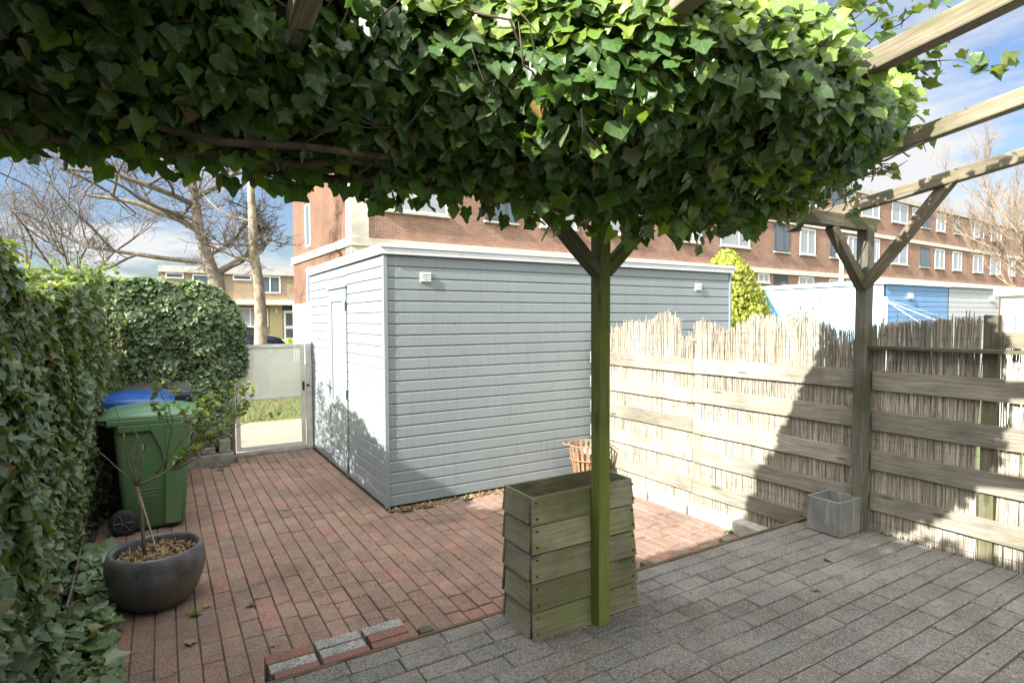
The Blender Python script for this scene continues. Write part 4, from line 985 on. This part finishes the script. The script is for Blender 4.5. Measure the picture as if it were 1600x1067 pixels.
# ------------------------------------------------------------------ rusty slat basket by the shed corner
bk = thing('slat_basket', (3.82, 4.80, ZR), 'rusty orange slatted basket with looped handles in the corner of shed and fence', 'basket')
mb = MB(); cB = (0, 0); rt, rb_, zb, zt = .19, .125, .08, .45
for k in range(20):
    a = 2 * math.pi * k / 20; d_ = Vector((math.cos(a), math.sin(a), 0)); tn = Vector((-math.sin(a), math.cos(a), 0)) * .013
    p0 = d_ * rb_ + Vector((0, 0, zb)); p1 = d_ * rt + Vector((0, 0, zt)); e = d_ * .004
    mb.hexa([p0 - tn - e, p0 + tn - e, p0 + tn + e, p0 - tn + e, p1 - tn - e, p1 + tn - e, p1 + tn + e, p1 - tn + e])
mb.build('slats', M['rust'], bk)
for z_, r_ in ((zb + .02, rb_ + .008), (.29, .176), (zt - .01, rt + .006)):
    mb = MB(); mb.tube([(r_ * math.cos(2 * math.pi * k / 28), r_ * math.sin(2 * math.pi * k / 28), z_) for k in range(29)], .007, 6); mb.build('hoop', M['rust'], bk, smooth=True)
for sg in (-1, 1):
    mb = MB(); dirv = Vector((.856, -.517, 0)) * sg; tn = Vector((.517, .856, 0))
    mb.tube([dirv * rt + tn * .07 + Vector((0, 0, zt - .01)), dirv * (rt + .05) + tn * .05 + Vector((0, 0, zt + .0)), dirv * (rt + .065) + Vector((0, 0, zt - .02)), dirv * (rt + .05) - tn * .05 + Vector((0, 0, zt)), dirv * rt - tn * .07 + Vector((0, 0, zt - .01))], .006, 6); mb.build('handle', M['rust'], bk, smooth=True)
for k in range(3):
    a = k * 2.1 + .4; mb = MB(); mb.tube([(rb_ * .9 * math.cos(a), rb_ * .9 * math.sin(a), zb + .02), (rb_ * 1.25 * math.cos(a), rb_ * 1.25 * math.sin(a), 0)], .007, 6); mb.build('foot', M['rust'], bk)
mb = MB(); mb.lathe([(0, .10), (.10, .10), (.14, .36), (.13, .36), (.10, .14)], n=24); mb.build('inner_pot', M['concrete_block'], bk, smooth=True)

# ------------------------------------------------------------------ fallen leaves and a few weeds
fl = [(.42, 3.85, ZR, 'curled pale brown dead leaf lying in the middle of the red court', 'dead_leaf', .06), (.20, 3.95, ZR, 'small dark brown dead leaf just right of the round pot', 'dead_leaf', .045), (.10, 3.55, ZR, 'dry pale leaf at the foot of the round pot', 'dead_leaf', .06),
      (.46, 3.30, ZR, 'brown leaf scrap on the red bricks near the loose step', 'dead_leaf', .03), (.05, 3.05, ZR, 'yellow-green leaf on the red bricks in front of the pot', 'fresh_leaf', .06), (.075, 2.92, ZR, 'lower yellow-green leaf lying beside its twin in front of the pot', 'fresh_leaf', .05),
      (2.95, 1.75, 0, 'small dry leaf on the grey terrace', 'dead_leaf', .04), (3.35, 1.95, 0, 'curved pale leaf sliver on the grey terrace near the square planter', 'dead_leaf', .05), (.95, 5.6, ZR, 'small brown leaf on the red court near the gate', 'dead_leaf', .05), (-.56, 2.2, .05, 'large orange-brown leaf caught on the hedge at the left edge', 'dead_leaf', .09)]
for (x, y, z, l_, mm, s_) in fl:
    V, F, U = leaves(np.array([[0, 0, .004]]), unit(np.array([[.1, -.1, 1.0]]) + RNG.normal(0, .15, (1, 3))), unit(RNG.normal(0, 1, (1, 3)) * np.array([1, 1, .1])), np.array([s_]), 'ivy', .35)
    o = npmesh('fallen_leaf', V, F, M[mm], None, U, True); o.location = (x, y, z + .008); tag(o, l_, 'leaf', 'fallen leaves')
# weeds in the joints
wd = [(.92, 8.02, ZR, 'low yellow-green weed growing at the sill of the garden gate'), (.55, 7.55, ZR, 'small green weed among the bricks before the block row'),
      (2.55, YS - .10, ZR, 'dry grassy weed at the foot of the shed wall'), (.12, 3.9, ZR, 'dark green weed in the joint just right of the round pot'), (3.95, 3.1, ZR, 'small weed at the kerb blocks near the timber edging')]
for (x, y, z, l_) in wd:
    n = 26; a = RNG.uniform(0, 6.28, n); q = RNG.uniform(.0, .03, n); P = np.c_[q * np.cos(a), q * np.sin(a), RNG.uniform(0, .02, n)]
    V, F, U = leaves(P, unit(RNG.normal(0, .5, (n, 3)) + np.array([0, 0, .8])), unit(np.c_[np.cos(a), np.sin(a), RNG.uniform(.2, .9, n)]), RNG.uniform(.010, .026, n), 'heart', .3)
    o = npmesh('weed', V, F, M['fresh_leaf'], None, U); o.location = (x, y, z); tag(o, l_, 'weed', 'weeds in the paving')
# debris specks on both pavings
n = 700; P = np.vstack([np.c_[RNG.uniform(-.4, 3.9, n), RNG.uniform(2.5, 8, n), np.full(n, ZR + .004)], np.c_[RNG.uniform(-.5, 4, 250), RNG.uniform(0, 2.4, 250), np.full(250, .004)]])
k_ = ~((P[:, 0] > XS - .05) & (P[:, 1] > YS - .1)); P = P[k_]; n = len(P)
V, F, U = leaves(P, unit(RNG.normal(0, .3, (n, 3)) + np.array([0, 0, 1])), unit(RNG.normal(0, 1, (n, 3)) * np.array([1, 1, .1])), RNG.uniform(.005, .014, n), 'heart', .4)
o = npmesh('leaf_debris', V, F, M['dead_leaf'], None, U); tag(o, 'tiny scattered leaf crumbs on the brick paving', 'leaf debris', kind='stuff')

# ------------------------------------------------------------------ brick apartment block
BR = R(2.5); BO = Vector((5.21, 18.37, 0))
ap = thing('apartment_block', (BO.x, BO.y, ZR - .1), 'long three-storey red brick apartment block behind the shed', 'building', rz=BR)
zb = ZR - .1
L_, D_, HT = 62, 7.7, 9.45 - zb
def bpart(name, boxes, mat, par=ap, bv=0):
    mb = MB()
    for a, b in boxes: mb.box(a, b)
    return mb.build(name, mat, par, bv)
Z = lambda z: z - zb
bpart('wall', [((.55, 0, 0), (L_, D_, HT - .35))], M['brick_red'])
bpart('end_wall', [((0, .56, 0), (.548, D_, HT - .35))], M['brick_pale'], ap)
bpart('corner_pier', [((-.02, -.02, 0), (.546, .556, HT - .35))], M['ledge_pale'])
bpart('plinth', [((-.06, 4.2, 0), (-.003, D_ + .02, Z(2.1)))], M['white_paint'])
bpart('roof', [((-.12, -.12, HT - .35), (L_, D_ + .1, HT))], M['ledge'])
bpart('ledge', [((-.08, -.09, Z(3.80)), (L_, D_ + .05, Z(4.06)))], M['ledge_pale'])
bpart('ledge', [((-.07, -.08, Z(6.55)), (L_, D_ + .05, Z(6.78)))], M['ledge_pale'])
def window(x0, z0, x1, z1, kind=0, par=ap):
    w = x1 - x0; f = .07; fm = M['window_frame'] if kind != 2 else M['window_dark']
    bx_ = [((x0, -.03, Z(z0)), (x0 + f, .03, Z(z1))), ((x1 - f, -.03, Z(z0)), (x1, .03, Z(z1))), ((x0 + f, -.028, Z(z1) - f), (x1 - f, .03, Z(z1))), ((x0 + f, -.028, Z(z0)), (x1 - f, .03, Z(z0) + f))]
    if w > .9:
        mx = x0 + w * (.62 if kind != 1 else .5); bx_.append(((mx - f / 2, -.026, Z(z0) + f), (mx + f / 2, .03, Z(z1) - f)))
    fr = bpart('window', bx_, fm, par)
    mb = MB(); mb.box((x0 + f, -.012, Z(z0) + f), (x1 - f, -.006, Z(z1) - f)); mb.build('pane', M['glass_pale'] if kind in (0, 1) else M['glass'], fr)
    mb = MB(); mb.box((x0 - .05, -.10, Z(z0) - .07), (x1 + .05, .02, Z(z0) - .003)); mb.build('sill', M['ledge'], fr)
for (x0, x1, z0, z1, k) in [(1.0, 3.4, 5.02, 6.45, 1), (4.9, 6.3, 5.02, 6.4, 2), (7.4, 9.2, 5.02, 6.4, 0), (10.8, 13.0, 5.02, 6.4, 1), (15.3, 16.95, 5.02, 6.45, 0), (18.4, 20.75, 5.02, 6.45, 0), (22.9, 24.3, 5.0, 6.45, 2), (25.4, 26.95, 5.0, 6.45, 1), (28.55, 29.65, 5.0, 6.4, 2), (30.6, 31.8, 5.0, 6.4, 1), (33.6, 34.6, 5.0, 6.45, 0), (36.2, 38.6, 5.0, 6.45, 1), (40.5, 42.0, 5.0, 6.35, 2), (43.0, 44.6, 5.0, 6.4, 1), (46.1, 47.8, 5.0, 6.4, 0), (50.1, 52.1, 5.0, 6.4, 1), (53.7, 56.0, 5.0, 6.4, 0), (58, 59.5, 5, 6.4, 1),
                            (22.6, 24.0, 7.75, 9.1, 0), (25.4, 27.0, 7.75, 9.1, 1), (28.6, 29.95, 7.75, 9.05, 2), (30.4, 31.4, 8.5, 9.05, 1), (32.2, 34.5, 7.75, 9.05, 0), (36.2, 38.5, 7.75, 9.05, 1), (39.2, 40.2, 8.5, 9.0, 1), (40.6, 42.0, 7.75, 8.9, 2), (43.1, 44.6, 7.7, 8.95, 1), (46.2, 47.4, 7.75, 8.9, 2), (50.1, 52.1, 7.75, 8.95, 1), (53.7, 56.0, 7.75, 8.95, 0),
                            (21.5, 22.5, 3.3, 3.78, 1), (25.3, 26.85, 2.4, 3.75, 1), (28.5, 29.8, 2.5, 3.72, 0), (30.4, 31.6, 2.5, 3.72, 1), (34, 35.4, 2.5, 3.72, 2), (38, 40, 2.5, 3.72, 1)]:
    window(x0, z0, x1, z1, k)
fr = bpart('door', [((22.9, -.02, Z(1.6)), (24.25, .03, Z(3.78)))], M['window_dark']); bpart('pane', [((23.6, -.03, Z(2.0)), (24.15, -.022, Z(3.4)))], M['glass'], fr)
for y0, y1, z0, z1 in ((4.9, 5.6, 4.3, 5.95), (4.7, 5.5, 2.0, 3.5)):
    fr = bpart('window', [((-.03, y0, Z(z0)), (.03, y0 + .07, Z(z1))), ((-.03, y1 - .07, Z(z0)), (.03, y1, Z(z1))), ((-.028, y0 + .07, Z(z1) - .07), (.03, y1 - .07, Z(z1))), ((-.028, y0 + .07, Z(z0)), (.03, y1 - .07, Z(z0) + .07))], M['window_frame'])
    bpart('pane', [((-.012, y0 + .07, Z(z0) + .07), (-.006, y1 - .07, Z(z1) - .07))], M['glass'], fr)

# ------------------------------------------------------------------ terraced house across the green
YH = 48.8
hs = thing('terraced_house', (0, YH, zb), 'low flat-roofed yellow brick house across the lawn, with a white front door', 'building')
def hpart(name, boxes, mat, par=hs):
    mb = MB()
    for (x0, y0, z0), (x1, y1, z1) in boxes: mb.box((x0, y0, Z(z0)), (x1, y1, Z(z1)))
    return mb.build(name, mat, par)
hpart('wall', [((0, .05, -.4), (22, 9, 4.95))], M['brick_yellow'])
hpart('roof', [((-.15, -.1, 4.95), (22.1, 9.1, 5.44))], M['ledge'])
hpart('canopy_ledge', [((3.5, -.7, 2.63), (22, .06, 3.0))], M['ledge_pale'])
hpart('cladding', [((7.25, -.02, -.4), (8.2, .04, 2.62)), ((9.35, -.02, -.4), (12, .04, 2.62))], M['cladding'])
def hwin(x0, x1, z0, z1, mull=True, dark=True):
    f = .09; bx_ = [((x0, -.02, z0), (x0 + f, .06, z1)), ((x1 - f, -.02, z0), (x1, .06, z1)), ((x0 + f, -.018, z1 - f), (x1 - f, .06, z1)), ((x0 + f, -.018, z0), (x1 - f, .06, z0 + f))]
    if mull: bx_.append(((x0 + (x1 - x0) * .48, -.016, z0 + f), (x0 + (x1 - x0) * .48 + f, .06, z1 - f)))
    fr = hpart('window', bx_, M['window_frame']); hpart('pane', [((x0 + f, 0, z0 + f), (x1 - f, .03, z1 - f))], M['glass'] if dark else M['glass_pale'], fr)
hwin(.3, 1.45, 4.5, 4.92, False); hwin(2.0, 3.1, 3.8, 4.85, False); hwin(4.7, 6.0, 4.5, 4.92, False); hwin(6.55, 8.1, 3.55, 4.9); hwin(12.5, 14, 3.55, 4.9); hwin(4.6, 7.15, .9, 2.4, True, False)
dd = hpart('door', [((8.3, -.03, -.3), (9.2, .04, 2.2))], M['window_frame']); hpart('pane', [((8.45, -.045, .05), (9.05, -.032, .75)), ((8.45, -.045, 1.0), (9.05, -.032, 2.0))], M['glass'], dd)
hpart('door_head', [((8.22, -.01, 2.21), (9.3, .05, 2.62))], M['window_dark'])
hpart('downpipe', [((4.0, -.05, 3.0), (4.08, .05, 4.95))], M['window_dark'])
hpart('wall_lamp', [((7.7, -.12, 2.0), (7.82, -.03, 2.35))], M['white_metal'])

# ------------------------------------------------------------------ parked car
cr = thing('parked_car', (3.1, 31.5, ZR), 'dark blue car parked on the road beyond the lawn, partly hidden by the hedge', 'car')
side = [(-2.15, .32), (-2.2, .62), (-2.1, .88), (-1.75, .98), (-1.1, 1.40), (-.6, 1.50), (.3, 1.49), (.95, 1.30), (1.35, 1.02), (1.95, .86), (2.15, .66), (2.18, .34)]
mb = MB()
n = len(side)
ws = [.80 if z < .99 else .66 for x, z in side]
vs = [(x, -w + .0, z) for (x, z), w in zip(side, ws)] + [(x, w, z) for (x, z), w in zip(side, ws)]
mb.add(vs, [tuple(range(n)), tuple(range(2 * n - 1, n - 1, -1))] + [((i + 1) % n, i, n + i, n + (i + 1) % n) for i in range(n)])
mb.build('body', M['car_paint'], cr, .05)
mb = MB()
for poly in ([(-1.45, 1.02), (-.98, 1.36), (-.30, 1.42), (-.30, 1.02)], [(-.22, 1.02), (-.22, 1.42), (.30, 1.41), (.85, 1.24), (1.15, 1.02)]):
    mb.prism(poly, -.735, -.70, lambda p, t: (p[0], t, p[1]))
mb.build('side_glass', M['car_glass'], cr)
for x in (-1.35, 1.4):
    mb = MB(); mb.lathe([(0, -.10), (.20, -.10), (.30, -.10), (.32, -.06), (.32, .1)], (x, -.74, .32), 28, 'y'); w = mb.build('wheel', M['rubber'], cr, smooth=True)
    mb = MB(); mb.lathe([(0, -.112), (.19, -.105), (.20, -.10)], (x, -.74, .32), 20, 'y'); mb.build('rim', M['white_metal'], w)
mb = MB(); mb.box((2.0, -.78, .66), (2.17, -.5, .78)); mb.build('headlight', M['white_metal'], cr, .02)

# ------------------------------------------------------------------ neighbour's sheds, lamp, washing line
ns = thing('neighbour_shed', (12.1, 5.93, zb), 'bright blue lap-board shed beyond the reed fence, its side wall in full sun', 'shed')
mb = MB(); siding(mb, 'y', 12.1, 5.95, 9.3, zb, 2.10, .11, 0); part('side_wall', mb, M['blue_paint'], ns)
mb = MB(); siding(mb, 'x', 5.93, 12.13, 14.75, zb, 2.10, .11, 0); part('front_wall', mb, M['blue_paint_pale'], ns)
mb = MB(); mb.box((12.12, 5.95, zb), (14.74, 9.3, 2.1)); part('core', mb, M['black_metal'], ns)
mb = MB(); mb.box((12.05, 5.88, 2.10), (14.77, 9.35, 2.18)); part('roof', mb, M['white_paint'], ns)
mb = MB(); mb.box((12.08, 6.9, 1.30), (12.10, 7.9, 1.34)); mb.box((12.08, 6.9, zb), (12.095, 7.9, 1.28)); part('door', mb, M['blue_paint'], ns)
mb = MB(); mb.box((13.0, 5.88, 1.83), (13.12, 5.93, 1.93)); part('vent', mb, M['white_metal'], ns)
ns2 = thing('neighbour_shed', (14.78, 5.93, zb), 'pale grey lap-board shed adjoining the blue one beyond the reed fence', 'shed')
mb = MB(); siding(mb, 'x', 5.93, 14.78, 17.4, zb, 2.10, .11, 0); part('front_wall', mb, M['grey_paint'], ns2)
mb = MB(); mb.box((14.79, 5.95, zb), (17.4, 9.3, 2.1)); part('core', mb, M['black_metal'], ns2)
mb = MB(); mb.box((14.775, 5.88, 2.105), (17.45, 9.35, 2.185)); part('roof', mb, M['fascia'], ns2)
mb = MB(); mb.box((16.9, 5.88, 1.83), (17.02, 5.93, 1.93)); part('vent', mb, M['white_metal'], ns2)
ws_ = thing('neighbour_shed', (10.2, 1.2, zb), 'low white shed showing just above the reed fence at the right edge', 'shed')
mb = MB(); mb.box((10.2, -.5, zb), (12.5, 3.45, 1.74)); part('wall', mb, M['white_paint'], ws_); mb = MB(); mb.box((10.12, -.55, 1.742), (12.55, 3.52, 1.84)); part('roof', mb, M['white_paint'], ws_, .01)
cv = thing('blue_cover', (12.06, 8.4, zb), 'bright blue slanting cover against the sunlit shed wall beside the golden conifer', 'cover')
mb = MB(); mb.prism([(8.80, 2.09), (8.55, 2.09), (7.95, 1.15), (7.9, .4), (8.80, .4)], 12.03, 12.06, lambda p, t: (t, p[0], p[1])); part('sheet', mb, M['blue_sheet'], cv)  # shadow on the blue wall, put in as a thin dark sheet
lp = thing('street_lamp', (14.1, 7.9, zb), 'slim white lamp post standing behind the blue shed', 'lamp post')
lp.location = (20.69, 11.6, zb)
mb = MB(); mb.tube([(0, 0, 0), (0, 0, 3.9)], [.085, .07], 12); mb.build('pole', M['white_metal'], lp, smooth=True)
mb = MB(); mb.lathe([(.07, 3.9), (.16, 4.0), (.2, 4.12), (.2, 4.16)], n=16); mb.build('lantern', M['white_metal'], lp, smooth=True)
mb = MB(); mb.lathe([(0, 4.36), (.2, 4.28), (.26, 4.2), (.26, 4.17), (0, 4.165)], n=16); mb.build('hood', M['window_dark'], lp, smooth=True)
wl = thing('washing_line', (9.63, 4.7, zb), 'white rotary washing line folded behind the reed fence', 'washing line')
mb = MB(); mb.tube([(0, 0, 0), (0, 0, 2.18)], .022, 10); mb.build('pole', M['white_metal'], wl)
mb = MB()
for e in ((.75, -.5, 1.75), (.45, -.35, 1.72)): mb.tube([(0, 0, 2.12), e], .007, 6)
mb.build('arm', M['white_metal'], wl)
mb = MB(); mb.tube([(0.0, 0, 2.15), (1.6, -.8, 1.6)], .0018, 4); mb.build('line', M['white_metal'], wl)

# ------------------------------------------------------------------ trees
def bare_tree(name, base, label, trunk, seed, bark, twigm, up=.25, spread=.75, levels=5, r0=.22, cat_='tree', group=None, minr=.006, twn=2):
    """trunk: list of (dx,dy,dz) points; limbs grow from its upper part"""
    q = random.Random(seed); t = thing(name, base, label, cat_, group)
    mbT, mbB = MB(), MB(); n = len(trunk)
    mbT.tube(trunk, [r0 * (1 - .65 * k / (n - 1)) for k in range(n)], 12)
    cnt = [0]
    def grow(p, d, L, r_, lv):
        p = Vector(p); d = d.normalized(); k = 5; pts = [p.copy()]; dirs = []
        for i in range(k):
            d = (d + Vector((q.gauss(0, .17), q.gauss(0, .17), q.gauss(up * .12, .13)))).normalized(); p = p + d * L / k; pts.append(p.copy()); dirs.append(d.copy())
        (mbT if lv >= levels else mbB).tube(pts, [max(minr, r_ * (1 - .55 * i / k)) for i in range(k + 1)], 6 if lv > 2 else (4 if lv > 1 else 3), False)
        if lv <= 0: return
        for i in range(1, k + 1):
            for rep in range(twn if lv <= 2 else 1):
                if q.random() < (.8 if i > 1 else .4):
                    a = Vector((q.gauss(0, 1), q.gauss(0, 1), q.gauss(.15, .6))).normalized()
                    nd = (dirs[i - 1] * (1 - spread * .5) + a * spread).normalized() + Vector((0, 0, up * .3))
                    grow(pts[i], nd, L * q.uniform(.45, .68), max(minr, r_ * .5), lv - 1)
        
    return t, grow, mbT, mbB, q
def finish(t, mbT, mbB, bark, twigm):
    mbT.build('trunk', bark, t, smooth=True); mbB.build('branches', twigm, t, smooth=True)
# forked tree behind the far hedge
t, grow, a, b, q = bare_tree('bare_tree', (1.55, 18.0, zb), 'big gnarled bare tree with low spreading branches behind the far hedge', [(0, 0, 0), (-.1, 0, 1.6), (-.22, 0, 2.9), (-.42, 0, 3.5), (-.62, .1, 4.4), (-.75, .1, 5.6), (-.85, .1, 7.4)], 3, None, None, .15, .8, 4, .24, minr=.005)
grow((-.45, 0, 3.45), Vector((-1, -.15, .18)), 2.7, .08, 4); grow((-.28, 0, 3.1), Vector((.8, 0, .7)), 1.9, .11, 4); grow((-.6, .1, 4.3), Vector((-1, .1, .75)), 2.7, .09, 4); grow((-.7, .1, 5.0), Vector((-1, -.3, .35)), 3.0, .08, 4); grow((-.7, .1, 5.2), Vector((.9, 0, .6)), 2.0, .08, 4)
grow((-.45, 0, 3.6), Vector((.9, .3, .55)), 1.6, .06, 3); grow((-.8, .1, 6), Vector((-.6, .4, .8)), 2.4, .07, 4); grow((-.62, .1, 4.6), Vector((-.9, -.5, .1)), 2.4, .06, 3)
finish(t, a, b, M['bark'], M['branch'])
t, grow, a, b, q = bare_tree('bare_tree', (2.0, 15.1, zb), 'slim pale-barked bare tree standing on the lawn right beyond the gate', [(.06, 0, 0), (.03, 0, 1.2), (.05, 0, 2.0), (.02, 0, 2.7), (-.08, 0, 3.5), (-.1, 0, 4.4), (-.12, 0, 5.6), (-.1, 0, 7)], 5, None, None, .3, .8, 3, .17)
grow((-.05, 0, 3.2), Vector((-1, .1, .5)), 1.2, .035, 3); grow((-.1, 0, 4.2), Vector((-1, .2, .3)), 1.3, .035, 3); grow((-.08, 0, 3.7), Vector((-.8, -.2, -.1)), .9, .02, 2); grow((-.1, 0, 5), Vector((.6, .2, .8)), 1.2, .03, 3)
finish(t, a, b, M['pale_bark'], M['branch'])
for i, (x, y, s_, h, l_) in enumerate([(-4.3, 28, 11, 4.6, 'distant bare tree with fine twigs at the far left above the hedge'), (-2.4, 24, 17, 3.6, 'spindly bare tree between the hedge and the gnarled tree')]):
    t, grow, a, b, q = bare_tree('bare_tree', (x, y, zb), l_, [(0, 0, 0), (.1, 0, 2), (0, 0, h)], s_, None, None, .35, .75, 4, .16, group='distant bare trees', minr=.005)
    for k in range(5): grow((0, 0, h * q.uniform(.55, 1)), Vector((q.uniform(-1, 1), q.uniform(-.6, .6), q.uniform(.4, 1.1))), q.uniform(2.2, 3.4), .05, 3)
    finish(t, a, b, M['bark'], M['branch'])
# big pale bare tree at the right, in front of the flats
t, grow, a, b, q = bare_tree('bare_tree', (28.2, 6.3, zb), 'tall pale bare tree with dense upright twigs at the right edge, before the flats', [(0, 0, 0), (-.1, .1, 1.6), (-.2, .2, 3.0), (-.2, .2, 5)], 8, None, None, .9, .45, 5, .26, minr=.005)
for (d, L, z0) in (((-.8, .65, .55), 4.2, 1.6), ((-.6, .3, 1.0), 4.6, 2.2), ((-.3, .6, 1.2), 4.8, 3.0), ((.1, .2, 1.3), 5.0, 4.0), ((.5, -.3, 1.1), 4.4, 3.0), ((-.9, .9, .25), 3.6, 2.0), ((-.5, .9, .9), 4.6, 2.6), ((-.2, -.2, 1.3), 4.6, 3.5)):
    grow((-.15, .15, z0), Vector(d), L, .075, 4)
finish(t, a, b, M['pale_bark'], M['pale_branch'])
# golden conifer behind the shed end
cc = np.array([8.35, 6.65, zb]); gc = thing('golden_conifer', tuple(cc), 'bright yellow-green conical conifer right behind the end of the grey-blue shed', 'conifer')
n = 20000; zz_ = RNG.random(n) ** 1.25 * 2.95; rad = np.interp(zz_, [0, .6, 1.4, 2.0, 2.6, 2.95], [.80, .88, .80, .64, .40, .08]); an = RNG.uniform(0, 2 * np.pi, n)
pt_ = np.c_[np.cos(an), np.sin(an), zz_]; lump = 1 + .14 * vnoise(pt_, 4, 91) + .13 * vnoise(pt_, 11, 92); rr = rad * lump * RNG.uniform(.70, 1.05, n)
P = np.c_[rr * np.cos(an), rr * np.sin(an), zz_ + .05]; nr = unit(np.c_[np.cos(an), np.sin(an), np.full(n, .2)])
V, F, U = leaves(P, unit(nr + RNG.normal(0, .5, (n, 3))), unit(nr * .5 + np.array([0, 0, .5]) + RNG.normal(0, .5, (n, 3))), RNG.uniform(.03, .065, n), 'heart', .3); npmesh('crown', V, F, M['golden'], gc, U)
mb = MB(); mb.tube([(0, 0, 0), (0, 0, 2.6)], [.08, .015], 8); mb.build('trunk', M['bark'], gc)
# small dry bush beyond the fence
t, grow, a, b, q = bare_tree('dry_bush', (6.6, 4.5, zb), 'dry twiggy bush showing above the reed fence before the blue shed', [(0, 0, 0), (0, 0, .9), (.02, 0, 1.2)], 21, None, None, .2, .9, 2, .03, 'bush', minr=.004)
for k in range(9): grow((0, 0, 1.0 + q.random() * .3), Vector((q.uniform(-1, 1), q.uniform(-1, 1), q.uniform(.2, .9))), q.uniform(.4, .7), .012, 2)
finish(t, a, b, M['twig'], M['twig'])
# clipped low shrub by the terraced house
n = 900; P = RNG.normal(0, 1, (n, 3)); P = unit(P) * np.array([.9, .7, .6]); P[:, 2] = np.abs(P[:, 2])
V, F, U = leaves(P, unit(P + RNG.normal(0, .3, P.shape)), unit(RNG.normal(0, 1, P.shape)), RNG.uniform(.10, .2, n), 'heart'); o = npmesh('garden_shrub', V, F, M['golden'], None, U); o.location = (7.0, 38.5, zb); tag(o, 'pale clipped shrub beside the parked car, before the white front door', 'shrub')
